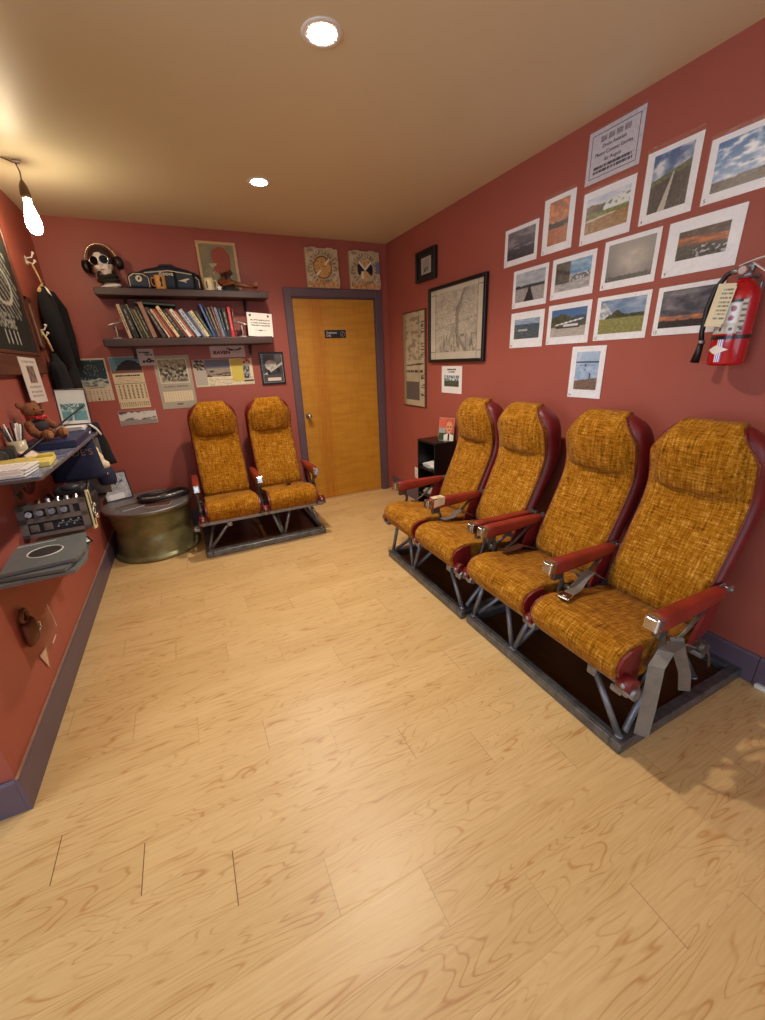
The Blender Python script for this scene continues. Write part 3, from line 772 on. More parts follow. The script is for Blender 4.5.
# notice
t = thing('contest_notice', 'white printed contest notice with black border, highest sheet on the right wall', 'notice', (-.0012, -2.480, 2.250), -pi / 2)
MB().bb((-.145, -.0024, 0), (.145, -.0008, .218)).build('paper', mat('lavender_white_paper', (214, 212, 224), .5, var=.02), t)
b = MB()
for p, q in (((-.125, .020), (.125, .0225)), ((-.125, .1965), (.125, .199)), ((-.125, .02), (-.1225, .199)), ((.1225, .02), (.125, .199))): b.bb((p[0], -.0030, p[1]), (q[0], -.0022, q[1]))
b.build('border', INK, t)
pic('heading', .165, .026, lambda u, v: C(214, 212, 224) if abs((u * 5.2) % 1.3 - .1) < .12 or abs(v - .5) > .46 else lerp(C(110, 104, 108), C(190, 186, 196), .5 + nz(u * 30, v * 5) * 1.5), t, (0, -.0030, .158), 60)
text('Drum Aviation', .021, INK, t, (0, -.0032, .141)); text('Photo Contest Entries', .022, INK, t, (0, -.0032, .112)); text('for August', .021, INK, t, (0, -.0032, .084))
pic('small_print', .215, .034, lines_fn(C(214, 212, 224), C(70, 66, 76), [(.78, .15, .03, .97), (.28, .15, .0, 1)], seed=4), t, (0, -.0030, .032), 120, 14)
MB().bb((-.148, -.0034, -.003), (.148, -.0030, .228)).build('plastic_sleeve', SLEEVE, t)

# ================================================================== FRAMES ON THE RIGHT WALL
def frame(name, label, cat, side, a, z0, w, h, bw, fm, mats=None, depth=.02, fn=None, iw=None, ih=None, glass=True, nx=60, group=None, dz=0, tilt=0, loc=None, rot=None):
    t = thing(name, label, cat, loc or wall_loc(side, a, z0, .001), rot=rot or (0, tilt, ROT[side]), group=group)
    b = MB()
    b.bb((-w / 2, -depth, 0), (-w / 2 + bw, 0, h), .002); b.bb((w / 2 - bw, -depth, 0), (w / 2, 0, h), .002)
    b.bb((-w / 2 + bw, -depth, 0), (w / 2 - bw, 0, bw), .002); b.bb((-w / 2 + bw, -depth, h - bw), (w / 2 - bw, 0, h), .002)
    b.build('frame_border', fm, t)
    MB().bb((-w / 2 + bw - .002, -depth * .45, bw - .002), (w / 2 - bw + .002, -.001, h - bw + .002)).build('mat_board', mats or PAPER, t)
    if fn: 
        iw = iw or w - 2 * bw - .004; ih = ih or h - 2 * bw - .004
        pic('picture', iw, ih, fn, t, (0, -depth * .45 - .0008, (h - ih) / 2 + dz), nx)
    if glass: MB().bb((-w / 2 + bw, -depth * .45 - .0030, bw), (w / 2 - bw, -depth * .45 - .0018, h - bw)).build('glass', GLASS, t)
    return t
def P_smallcert(u, v):
    bg = C(176, 168, 160)
    if v > .42 and .15 < u < .85 and v < .88: return lerp(C(140, 132, 124), C(172, 164, 152), .5 + nz(u * 18, v * 30))
    return bg
fr = frame('certificate_frame', 'small square black frame with a little grey card, high near the far corner', 'picture frame', 'right', -.782, 2.073, .318, .236, .022, BLACKF, mat('black_mat_board', (22, 20, 20), .6), .03, P_smallcert, .155, .125)
text('JOT', .040, INK, fr, (.005, -.0172, .085), sx=1.15, bold=.0015)
def P_map(u, v):
    c = lerp(C(206, 198, 178), C(188, 180, 160), 0.00 + fb(u * 3, v * 3, 1) * 1)
    if .10 < u < .90 and .10 < v < .94:
        e = fb(u * 3.2, v * 3.2, 5, 5)
        k = abs((e * 14) % 1 - .5)
        if k < .16: c = lerp(c, C(120, 114, 104), .55)
        c = lerp(c, C(140, 134, 124), .5 * max(0, nz(u * 34, v * 34, 4)) + .35 * max(0, fb(u * 6, v * 6, 11) - .45) * 3)
        if abs(u - .78 + .22 * sin(v * 3) + .06 * fb(u * 4, v * 5)) < .03: c = lerp(c, C(96, 92, 86), .5)
        if v < .34 and .2 < u and nz(u * 40, v * 7, 9) > .16: c = lerp(c, C(90, 86, 80), .6)
        if abs(u - .36 - .5 * (v - .2)) < .004 or abs(v - .42 - .15 * u) < .004: c = C(130, 124, 112)
    elif min(abs(u - .10), abs(u - .90)) < .004 or min(abs(v - .10), abs(v - .94)) < .004: c = C(110, 104, 94)
    return c
frame('framed_chart', 'large black framed pale tan paper chart of a coastline on the right wall', 'framed map', 'right', -1.218, 1.408, .765, .592, .026, BLACKF, PAPER, .028, P_map, nx=130)
def P_scroll(u, v):
    c = lerp(C(188, 176, 148), C(172, 158, 130), 0.00 + fb(u * 2, v * 8, 2) * 1)
    if u < .10: c = C(150, 128, 92)
    if .10 < u < .12 or .74 < u < .755 and v > .22: c = C(90, 74, 56)
    if .13 < u < .86 and v > .50:
        if fb(u * 5, v * 22, 4) > .62: c = lerp(c, C(120, 108, 88), .7)
    if abs(v - .455 - .02 * (u - .5)) < .010 * (u + .3) and .12 < u < .86: c = C(64, 52, 44)
    if .37 < v < .40 and .14 < u < .92 and nz(u * 26, 2) > -.15: c = C(46, 40, 38)
    if .06 < v < .27 and .10 < u < .78: 
        c = C(76, 70, 66)
        if (u * 12) % 1 < .22 or (v * 50) % 1 < .22: c = C(104, 96, 90)
    if u > .84 and fb(u * 3, v * 60, 5) > .62 and .1 < v < .9: c = C(80, 70, 60)
    return c
t = thing('panel_calendar', 'tall narrow tan calendar panel hanging beside the door corner on right wall', 'wall calendar', (-.001, -.552, .998), rot=(0, 0, -pi / 2))
MB().bb((-.215, -.012, 0), (.215, 0, .868), .002).build('backing_board', BROWNW, t)
pic('printed_face', .40, .845, P_scroll, t, (-.003, -.0135, .01), 60, 150)
t = thing('posted_flyer', 'white flyer with a small dark photograph, pinned below the large framed chart', 'flyer', (-.0012, -1.169, 1.155), rot=(0, 0, -pi / 2))
MB().bb((-.147, -.002, 0), (.147, -.0004, .221)).build('paper', PAPER, t)
pic('picture', .215, .092, lambda u, v: lerp(C(50, 60, 50), C(104, 110, 84), .5 + nz(u * 12, v * 12)) if v < .55 else (C(66, 88, 100) if nz(u * 14, v * 4) > .1 else C(196, 206, 208)), t, (0, -.0026, .055), 44)
pic('heading', .16, .036, lines_fn(C(232, 230, 226), C(60, 58, 60), [(.8, .14, .1, .9), (.25, .14, .2, .8)], seed=2), t, (0, -.0026, .165), 60, 12)

# ================================================================== FIRE EXTINGUISHER
t = thing('fire_extinguisher', 'red fire extinguisher with black hose and paper tag mounted on right wall', 'fire extinguisher', (-.085, -3.200, 1.372), rot=(0, 0, -pi / 2))
REDP = mat('extinguisher_red_paint', (176, 10, 22), .22, var=.05, coat=.5)
MB().lathe([(.0, .004), (.050, .0), (.058, .004), (.0605, .012), (.0605, .245), (.0585, .262), (.050, .281), (.036, .296), (.022, .304), (.020, .318), (0, .318)], n=40).build('cylinder_body', REDP, t)
b = MB(); b.lathe([(.022, .312), (.022, .332), (.016, .336), (.016, .352), (0, .352)]); b.box((.0, 0, .345), (.05, .028, .026), None, .004); b.cyl((-.035, 0, .342), .011, .03, (0, pi / 2, 0)); b.build('valve_head', ALLOY, t)
b = MB(); b.cyl((.0, -.026, .338), .017, .012, (pi / 2, 0, 0), 24); g = b.build('pressure_gauge', mat('gauge_copper', (150, 92, 74), .35, .3), t)
MB().cyl((.0, -.0325, .338), .013, .002, (pi / 2, 0, 0), 24).build('gauge_face', mat('gauge_face', (196, 178, 178), .3), g)
MB().strap([(-.025, 0, .358), (.03, 0, .372), (.12, 0, .385)], (0, 1, 0), .022, .003).build('carry_handle', WHITE, t)
MB().strap([(.018, 0, .360), (.05, 0, .335), (.115, 0, .285)], (0, 1, 0), .020, .003).build('squeeze_lever', WHITE, t)
hz_ = MB().tube([(-.035, 0, .345), (-.062, -.002, .335), (-.092, -.004, .29), (-.106, -.006, .22), (-.106, -.008, .13), (-.098, -.010, .085)], .0095, 12)
hs = hz_.build('hose', BLACK, t)
MB().tube([(-.098, -.010, .09), (-.101, -.010, .06), (-.108, -.010, .012)], [.010, .012, .017], 14).build('nozzle', BLACK, hs)
MB().cyl((-.098, -.010, .092), .0125, .014, n=16).build('hose_collar', ALLOY, hs)
# label wraps the front of the cylinder
def wrap(name, m_or_fn, a0, a1, z0, z1, R=.0612, nx=40, ny=30):
    me = bpy.data.meshes.new(name); vs = []; cols = []
    for j in range(ny + 1):
        for i in range(nx + 1):
            a = radians(a0 + (a1 - a0) * i / nx) - pi / 2
            vs.append((R * cos(a), R * sin(a), z0 + (z1 - z0) * j / ny)); cols.append(m_or_fn(i / nx, j / ny))
    fs = [(j * (nx + 1) + i, j * (nx + 1) + i + 1, (j + 1) * (nx + 1) + i + 1, (j + 1) * (nx + 1) + i) for j in range(ny) for i in range(nx)]
    me.from_pydata(vs, [], fs); at = me.color_attributes.new('Col', 'FLOAT_COLOR', 'POINT')
    at.data.foreach_set('color', [k for c in cols for k in L3(c)]); me.materials.append(GLOSS)
    o = bpy.data.objects.new(name, me); COL.objects.link(o); o.parent = t; return o
def P_lab(u, v):
    c = C(196, 186, 166)
    if v > .93 and .3 < u < .86: return C(30, 26, 28)
    if .30 < u < .82 and .30 < v < .90:
        c = C(216, 216, 220)
        if math.hypot((u - .66) * 1.1, v - .74) < .09 or math.hypot((u - .64) * 1.1, v - .46) < .08: c = C(150, 66, 70)
        if abs(u - .42) < .05 - .09 * abs(v - .56) and abs(v - .56) < .14: c = C(44, 70, 110)
    if v < .26:
        k = (u * 3.6) % 1
        c = C(200, 198, 196) if .12 < k < .84 and .05 < v < .22 else C(184, 176, 160)
        if abs(k - .46) < .16 and abs(v - .13) < .05: c = C(40, 40, 44)
    if u > .86 and (v * 6) % 1 < .3: c = C(90, 76, 60)
    return c
wrap('instruction_label', P_lab, -58, 52, .118, .238)
wrap('clamp_strap', lambda u, v: C(34, 24, 26), -180, 180, .098, .112, .0618, 60, 3)
def P_str(u, v): return C(236, 236, 250) if (u * 3) % 1 < .62 else C(96, 70, 190)
wrap('striped_band', P_str, -12, 8, .014, .112, .0610, 24, 6)
def P_dia(u, v): return C(240, 240, 240)
b = MB(); 
dv = []
for i in range(25):
    q = i / 24; a = radians(-50 + 76 * q) - pi / 2; hh = .018 * (1 - abs(q - .5) * 2) ** 1.1
    dv.append((b.bm.verts.new((.0620 * cos(a), .0620 * sin(a), .060 - hh)), b.bm.verts.new((.0620 * cos(a), .0620 * sin(a), .060 + hh))))
for p, q in zip(dv[:-1], dv[1:]):
    try: b.bm.faces.new((p[0], q[0], q[1], p[1]))
    except ValueError: pass
b.build('diamond_emblem', WHITE, t)
b = MB(); b.box((.0, 0, 0), (.060, .0015, .150), (radians(-4), radians(6), 0)); 
tg = b.build('inspection_tag', CREAM, t); tg.location = (-.030, -.068, .222)
pic('tag_print', .048, .13, lines_fn(C(214, 206, 176), C(120, 116, 104), [(.92 - .11 * i, .025, .1, .9) for i in range(8)], seed=3, words=5), tg, (.004, -.0060, -.066), 24, 60, rot=(radians(-4), radians(6), 0))
b = MB(); b.bb((-.03, .062, .06), (.03, .084, .30), .003); b.bb((-.012, .02, .318), (.012, .084, .33), .002); b.build('wall_bracket', ALLOY, t)

# ================================================================== BLACK SHELF UNIT
t = thing('shelf_unit', 'small black open shelf unit against the right wall beside the far seats', 'shelf unit', (-.245, -1.292, 0))
BLW = mat('black_laminate', (15, 13, 13), .35, var=.15)
X1, Y1 = .226, .292
b = MB(); b.bb((0, 0, 0), (X1, .016, .746), .001); b.bb((0, Y1 - .016, 0), (X1, Y1, .746), .001); b.bb((X1 - .006, .016, .0), (X1, Y1 - .016, .746)); b.bb((0, 0, .746), (X1, Y1, .764), .002)
b.build('carcass', BLW, t)
for z in (.02, .25, .50): MB().bb((.002, .016, z), (X1 - .006, Y1 - .016, z + .014)).build('shelf', BLW, t)
for i, (z, lab, n) in enumerate(((.514, 'loose stack of white papers on the upper shelf inside the black unit', 5), (.264, 'grey papers lying on the lower shelf inside the black unit', 4))):
    p = thing('paper_stack', lab, 'papers', (-.13, -1.15, z))
    for k in range(n):
        o = MB().box((0, 0, .004 + k * .007), (.16, .21, .005), (0, 0, .10 * (-1) ** k * (k + 1) / 2)).build('paper_sheet', PAPER if i == 0 else GREYP, p)
def P_face(u, v):
    if math.hypot((u - .68) * 1.35, (v - .60) * .9) < .26:
        c = C(214, 150, 110)
        if abs(v - .62) < .035 and (abs(u - .60) < .05 or abs(u - .78) < .05): c = C(70, 40, 30)
        if abs(v - .46) < .02 and abs(u - .69) < .09: c = C(150, 70, 60)
        if v > .80: c = C(196, 130, 90)
        return c
    if v < .34: return C(30, 30, 30) if abs(u - .68) < .05 else (C(226, 222, 206) if u > .35 and v < .34 - .3 * abs(u - .68) else C(60, 74, 50))
    if u < .45: return C(206, 96, 72) if v > .55 else C(150, 160, 156)
    return C(196, 90, 66)
t = thing('face_card', 'colourful card with a smiling face, standing on top of the black shelf unit', 'card', (-.10, -1.235, .7645), rot=(radians(-8), 0, -radians(62)))
t.scale = (.72, 1, .95)
MB().bb((-.10, 0, 0), (.10, .002, .205)).build('card', CREAM, t)
pic('picture', .196, .20, P_face, t, (0, -.0008, .003), 44)

# ================================================================== BACK WALL: PIZZA BOXES ON THE DOOR CASING
def P_pizza(kind):
    def f(u, v):
        c = lerp(C(206, 190, 158), C(176, 158, 122), 0.00 + fb(u * 4, v * 4, kind) * 1)
        x, y = u - .5, v - .52; r = math.hypot(x, y); a = math.atan2(y, x)
        if .33 < r < .44 and (a * 22 / pi) % 1.7 < .75 and nz(a * 9, r * 30, kind) > -.1: c = lerp(c, C(90, 78, 60), .75)
        if v < .16 and fb(u * 12, v * 12, 6) > .45:
            c = C(206, 132, 62)
        if fb(u * 9, v * 9, 3) > .68: c = lerp(c, C(120, 104, 80), .6)
        if False: c = C(206, 132, 62)
        if kind == 1:
            if r < .30: c = C(206, 160, 94); 
            if .26 < r < .30: c = C(110, 84, 40)
            if r < .25 and nz(u * 30, v * 30, 2) > .30: c = C(90, 30, 24)
            if abs(x * .8 + -y * -.6) < .0: pass
            if abs(x - y) < .035 and r > .10 and r < .30: c = C(232, 220, 190)
        else:
            if r < .27:
                c = C(214, 176, 112)
                if abs(y) < abs(x) * .8: c = C(28, 30, 48)
                if nz(u * 30, v * 30, 2) > .30: c = C(120, 50, 36)
            if abs(abs(x) - y) < .03 and y > 0 and r < .3: c = C(236, 232, 216)
            if abs(x + .1) < .03 and -.25 < y < -.05: c = C(232, 226, 206)
            if u > .86 and .42 < v < .72: c = C(110, 118, 150)
        return c
    return f
for k, x, lab in ((1, -.690, 'pizza box with a whole round pizza drawn on it, left of two above door'), (2, -.256, 'pizza box with dark wedge shapes in its round emblem, right of two above door')):
    t = thing('pizza_box', lab, 'pizza box', (x, -.004, 2.1125), rot=(radians(-2), 0, 0))
    b = MB(); b.bb((-.158, -.044, 0), (.158, -.004, .325), .003); b.bb((-.11, -.040, .325), (-.05, -.012, .334), .002); b.bb((.05, -.040, .325), (.11, -.012, .334), .002)
    b.bb((.150, -.042, .02), (.164, -.008, .09), .002)
    b.build('cardboard_box', mat('kraft_white_cardboard', (196, 182, 152), .8, var=.08), t)
    pic('printed_lid', .31, .318, P_pizza(k), t, (0, -.0446, .003), 70)

# ================================================================== BACK WALL SHELVES
def wshelf(label, x0, x1, z, th, dep):
    t = thing('wall_shelf', label, 'shelf', ((x0 + x1) / 2, 0, z)); w = (x1 - x0) / 2
    MB().bb((-w, -dep, -th), (w, -.0005, 0), .006, 2).build('shelf_board', SHELFW, t)
    for s in (-.72, .72):
        b = MB(); b.bb((s * w - .012, -.016, -th - .09), (s * w + .012, -.0005, -th)); b.prism([(-.016, -th), (-dep * .7, -th), (-.016, -th - .07)], 'x', s * w - .006, s * w + .006); b.build('bracket', SHELFW, t)
    return t
wshelf('upper dark wooden wall shelf carrying the head, bag, mugs and model biplane', -2.545, -1.262, 2.043, .052, .212)
wshelf('lower dark wooden wall shelf holding the row of books', -2.572, -1.268, 1.690, .060, .19)

# books ------------------------------------------------------------
BK = [  # bottom-left x offset is accumulated; (thickness, height, lean deg, colour, colour word)
 (.020, .245, 9, (190, 160, 130), 'pale tan'), (.034, .240, 11, (22, 20, 22), 'thick black'), (.012, .250, 14, (96, 98, 70), 'thin olive'), (.014, .225, 15, (58, 44, 38), 'dark brown'),
 (.012, .215, 16, (122, 124, 76), 'moss green'), (.020, .235, 15, (30, 26, 28), 'black and tan'), (.028, .265, 13, (150, 104, 84), 'pinkish brown'), (.022, .235, 22, (70, 60, 60), 'mottled grey'),
 (.013, .230, 25, (206, 190, 160), 'thin cream'), (.014, .230, 26, (192, 88, 58), 'rust orange'), (.014, .235, 26, (112, 34, 28), 'maroon'), (.020, .255, 27, (224, 202, 150), 'cream yellow'),
 (.024, .225, 28, (40, 44, 40), 'charcoal green'), (.015, .240, 28, (122, 42, 34), 'brick red'), (.022, .235, 29, (226, 216, 196), 'ivory'), (.013, .225, 29, (196, 92, 62), 'bright orange'),
 (.014, .220, 29, (48, 48, 56), 'slate'), (.026, .232, 29, (176, 188, 206), 'pale blue'), (.013, .215, 29, (60, 70, 110), 'indigo'), (.014, .212, 28, (150, 160, 176), 'silver blue'),
 (.020, .222, 28, (216, 196, 136), 'straw yellow'), (.018, .215, 26, (44, 70, 72), 'dark teal'), (.016, .262, 17, (48, 78, 136), 'royal blue'), (.014, .235, 15, (26, 34, 60), 'midnight blue'),
 (.016, .235, 13, (96, 90, 60), 'khaki'), (.014, .238, 11, (120, 40, 46), 'crimson'), (.018, .228, 10, (110, 130, 150), 'grey blue'), (.014, .222, 8, (30, 50, 66), 'petrol blue'),
 (.028, .222, 5, (18, 18, 20), 'wide black white-titled'), (.022, .232, 2, (196, 28, 40), 'bright red'), (.012, .215, 0, (84, 28, 26), 'thin oxblood')]
ORD = ['first', 'second', 'third', 'fourth', 'fifth', 'sixth', 'seventh', 'eighth', 'ninth', 'tenth', 'eleventh', 'twelfth', 'thirteenth', 'fourteenth', 'fifteenth', 'sixteenth']
tot = sum(t_ / cos(radians(l)) for t_, h_, l, c_, w_ in BK)
xx = -2.392; span = (-1.572) - xx; kf = .8
def feet(k):
    xs = [xx]
    for (t1, h1, l1, _, _), (t2, h2, l2, _, _) in zip(BK[:-1], BK[1:]):
        a1, a2 = radians(l1), radians(l2); g_ = t1 * k / cos(a1)
        if a2 > a1: g_ += min(h1, h2) * (sin(a2) - cos(a2) * math.tan(a1))
        xs.append(xs[-1] + g_ + .0004)
    return xs, xs[-1] + BK[-1][0] * k / cos(radians(BK[-1][2]))
for _ in range(60): kf *= (span / (feet(kf)[1] - xx)) ** .7
FX = feet(kf)[0]
rb = random.Random(3)
tops = []
for i, (tk, hh, ln, c, word) in enumerate(BK):
    side = f'{ORD[i]} from left' if i < 16 else f'{ORD[len(BK) - 1 - i]} from right'
    tk *= kf
    a = radians(ln); foot = tk / cos(a)
    root = thing('book', f'{word} book on the lower wall shelf, {side} in the row', 'book', (xx + (tk * cos(a) if ln else tk) if False else xx, 0, 1.6905), group='books on the lower wall shelf')
    dep = .150 + rb.random() * .015
    root.rotation_euler = (0, -a, 0)
    root.location = (FX[i], -.175 + rb.random() * .006, 1.6905 )
    g = .0006
    cm = mat('book_' + word.replace(' ', '_').replace('-', '_'), c, .5, var=.14, scale=45)
    b = MB(); b.bb((g, 0, .0), (g + .0018, dep, hh)); b.bb((tk - .0018 - g, 0, .0), (tk - g, dep, hh)); b.bb((g, -.0005, 0), (tk - g, .002, hh), .0006)
    b.build('cover', cm, root)
    MB().bb((g + .0018, .002, .003), (tk - .0018 - g, dep - .003, hh - .003)).build('page_block', CREAM, root)
    lum = sum(c) / 3
    ink = mat('spine_ink_light', (150, 140, 120), .6) if lum < 120 else mat('spine_ink_dark', (80, 70, 66), .6)
    b = MB(); z = hh * .25
    while z < hh * .85:
        L_ = .012 + rb.random() * .03; b.bb((tk * .38, -.0011, z), (tk * .60, -.0004, min(z + L_, hh * .9))); z += L_ + .008
    b.build('spine_title', ink, root)
    tops.append((FX[i] - hh * sin(a), 1.6905 + hh * cos(a)))
b = MB(); b.bb((0, 0, 0), (.285, .15, .004)); b.bb((0, 0, .018), (.285, .15, .022)); b.bb((0, 0, 0), (.285, .003, .022))
t = thing('book', 'thin dark green book lying flat across the tops of the leaning books', 'book', (-2.300, -.165, 1.938), rot=(0, radians(3.2), 0), group='books on the lower wall shelf')
b.build('cover', mat('book_lying_green', (44, 60, 50), .5), t); MB().bb((.003, .003, .004), (.282, .147, .018)).build('page_block', CREAM, t)

# chrome aeroplane bookends ----------------------------------------
def plane_fig(b, p, yawd, s, pitch=0):
    R = Matrix.Rotation(radians(yawd), 3, 'Z') @ Matrix.Rotation(radians(pitch), 3, 'Y'); p = Vector(p)
    q = lambda v: p + R @ (Vector(v) * s)
    b.tube([q((-.05, 0, 0)), q((-.02, 0, .0)), q((.03, 0, .002)), q((.06, 0, .004))], [.004 * s, .009 * s, .008 * s, .003 * s], 10)
    b.strap([q((0, -.06, .002)), q((0, .06, .002))], R @ Vector((1, 0, 0)), .020 * s, .003 * s)
    b.strap([q((.052, -.022, .006)), q((.052, .022, .006))], R @ Vector((1, 0, 0)), .010 * s, .002 * s)
    b.strap([q((.052, 0, .004)), q((.056, 0, .024))], R @ Vector((1, 0, 0)), .012 * s, .002 * s)
for x, yw, lab in ((-2.475, 30, 'silver aeroplane bookend on a stand at the left end of the books'), (-1.510, 150, 'silver aeroplane bookend at the right end of books, behind the white notice')):
    t = thing('bookend', lab, 'bookend', (x, -.10, 1.6903), group=None)
    b = MB(); b.bb((-.03, -.04, 0), (.03, .04, .008), .003); b.build('stand_base', mat('silvered_casting', (206, 204, 200), .3, .45), t)
    MB().tube([(0, 0, .006), (.004, 0, .05), (0, 0, .098)], .0055, 10).build('stand_stem', mat('silvered_casting', (206, 204, 200), .3, .45), t)
    b = MB(); plane_fig(b, (0, 0, .112), yw, 1.05, -14); b.build('aeroplane', mat('silvered_casting', (206, 204, 200), .3, .45), t)
# leaning notice on the lower shelf
t = thing('acrylic_notice', 'white printed notice standing at the right end of the lower wall shelf', 'notice', (-1.362, -.165, 1.6903), rot=(radians(-9), radians(4), 0))
MB().bb((-.108, 0, 0), (.108, .003, .195)).build('paper', PAPER, t)
pic('print', .205, .185, lambda u, v: C(60, 56, 60) if (abs(v - .9) < .05 and (abs(u - .1) < .04 or abs(u - .86) < .04)) or (any(abs(v - k) < .028 for k in (.70, .58, .46)) and .1 < u < .92 and nz(u * 30, v * 40) > -.12) or ((u - .5) ** 2 * 14 + (v - .24) ** 2 * 90 < .12 and nz(u * 22, v * 22) > -.2) or (abs(v - .25) < .012 and abs(u - .5) < .24) else C(232, 228, 220), t, (0, -.0007, .005), 80)

# mannequin head ---------------------------------------------------
SKINW = mat('white_mannequin', (226, 214, 204), .35, var=.03)
LEATH = m_vinyl('brown_flying_leather', (58, 40, 32), .5)
t = thing('mannequin_head', 'white mannequin head in leather flying helmet, sunglasses and headset on upper shelf', 'mannequin head', (-2.432, -.100, 2.0432), rot=(0, radians(-8), radians(-8)))
t.scale = (1.08, .88, 1.05)
blob('head', [((0, 0, .185), .075, (.92, 1.12, 1.18)), ((0, -.022, .128), .052, (.95, 1, 1.0)), ((0, -.050, .105), .024, (1, .8, .8)), ((0, -.084, .150), .0125, (.8, 1.1, 1.6)), ((0, .012, .07), .042, (1, 1, 1.5)), ((0, .0, .018), .062, (1.15, .8, .32)),
             ((-.030, -.066, .140), .016, (1, .8, .9)), ((.030, -.066, .140), .016, (1, .8, .9)), ((0, -.073, .121), .011, (1.6, .8, .5)), ((0, -.071, .113), .010, (1.3, .8, .5))], SKINW, t, .006, 4)
b = MB(); b.sph((0, -.083, .117), .013, (1.3, .45, .40)); b.build('lips', mat('grey_rose_lips', (150, 120, 116), .4), t)
b = MB(); rings = []
for i in range(13):                                   # helmet: open-faced cap following the skull
    th_ = radians(5 + 110 * i / 12); r = []
    for k in range(28):
        a = 2 * pi * k / 28; fr_ = max(0, -sin(a))
        tt = min(th_, radians(64)) if fr_ > .80 else th_
        r.append((.079 * sin(tt) * cos(a) * 1.0, .092 * sin(tt) * sin(a) + .004, .190 + .093 * cos(tt)))
    rings.append(r)
b.loft(rings, True); b.build('flying_helmet', LEATH, t)
b = MB()
for s in (-1, 1): b.cyl((s * .031, -.083, .176), .027, .006, (pi / 2 + .1, 0, s * .28), 24)
sgl = b.build('sunglasses', SGLASS, t)
b = MB()
for s in (-1, 1): b.torus((s * .031, -.086, .176), .0275, .0018, (pi / 2 + .1, 0, s * .28))
b.tube([(-.008, -.088, .180), (.008, -.088, .180)], .0018, 6)
for s in (-1, 1): b.tube([(s * .056, -.074, .180), (s * .084, .0, .175)], .0018, 6)
b.build('wire_rim', STEEL, sgl)
b = MB(); b.tube([(.098 * sin(radians(a)), .005, .185 + .108 * cos(radians(a))) for a in range(-95, 96, 10)], .0055, 8)
hd = b.build('headset_band', mat('headset_band_chrome', (180, 160, 130), .25, .8), t)
for s in (-1, 1):
    b = MB(); b.cyl((s * .102, .0, .160), .042, .032, (0, pi / 2, 0), 24); b.sph((s * .115, .0, .160), .034, (.5, 1, 1.15)); b.build('ear_cup', BLACK, t)
b = MB(); b.tube([(-.105, -.01, .13), (-.085, -.07, .105), (-.045, -.098, .098), (-.028, -.098, .100)], .003, 8); b.sph((-.022, -.098, .101), .010, (1.2, .8, 1)); b.build('boom_microphone', BLACK, t)
b = MB(); rings = []
for i in range(4): b.torus((0, .008, .060 + i * .014), .060 - .004 * i, .013, (.12 * (-1) ** i, .1 * (-1) ** i, 0), 24, 8)
b.build('neck_scarf', mat('olive_black_scarf', (40, 36, 26), .9), t)

# navy airline bags -------------------------------------------------
BAGN = mat('navy_vinyl_bag', (22, 34, 54), .5, var=.2, scale=14)
PIPE = mat('cream_piping', (206, 196, 170), .5)
def softbag(t, w, d, h, tp, m=BAGN):
    b = MB(); rings = []
    for i in range(13):
        q = i / 12; x = (q - .5) * w; e = 1 - (abs(q - .5) * 2) ** 6 * .25
        r = []
        for k in range(28):
            a = 2 * pi * k / 28; ca, sa = cos(a), sin(a)
            hh_ = h * (1 - tp * (abs(q - .5) * 2) ** 2.4) * (1 + .03 * nz(q * 6, 1)); 
            r.append((x, d / 2 * e * abs(ca) ** .5 * (1 if ca > 0 else -1), hh_ / 2 + hh_ / 2 * abs(sa) ** .55 * (1 if sa > 0 else -1)))
        rings.append(r)
    b.loft(rings); o = b.build('bag_body', m, t); return o
t = thing('airline_bag', 'large navy blue airline bag with cream piping on the upper wall shelf', 'travel bag', (-2.015, -.068, 2.0433))
t.scale = (1, .8, 1)
bo = softbag(t, .46, .13, .175, .30)
MB().tube([(-.215, -.064, .02), (-.215, -.064, .085), (-.17, -.064, .122), (.0, -.066, .142), (.17, -.064, .122), (.215, -.064, .085), (.215, -.064, .02)], .004, 8).build('piping', PIPE, bo)
MB().tube([(-.08, .0, .16), (-.05, .0, .185), (.03, .0, .188), (.09, .0, .160)], .009, 10).build('carry_handle', BAGN, bo)
b = MB(); 
for x in (.04, .18): b.strap([(x, -.069, .0), (x + .004, -.070, .08), (x, -.067, .135)], (1, 0, 0), .022, .003)
b.build('strap', BLACKCL, bo)
text('Reeve', .040, PIPE, t, (-.02, -.0790, .118), sx=1.05, bold=.0008, name='lettering')
b = MB(); b.prism([(.06, .072), (.135, .092), (.150, .086), (.115, .072), (.125, .058), (.10, .066)], 'y', -.0735, -.071); b.build('bird_emblem', PIPE, t)
t = thing('airline_bag', 'small navy bag with a round white badge, in front left of larger bag', 'travel bag', (-2.235, -.125, 2.0433))
t.location = (-2.232, -.162, 2.0433); t.scale = (1, .75, 1)
bo = softbag(t, .155, .10, .115, .25)
MB().tube([(-.066, -.048, .01), (-.066, -.048, .075), (-.03, -.049, .098), (.03, -.049, .098), (.066, -.048, .075), (.066, -.048, .01)], .0035, 8).build('piping', PIPE, bo)
b = MB(); b.cyl((.0, -.0515, .066), .022, .003, (pi / 2, 0, 0), 24); b.build('round_badge', PIPE, bo)
b = MB(); b.prism([(-.010, .058), (.0, .078), (.010, .074), (.004, .056)], 'y', -.0545, -.052); b.build('badge_bird', BAGN, bo)

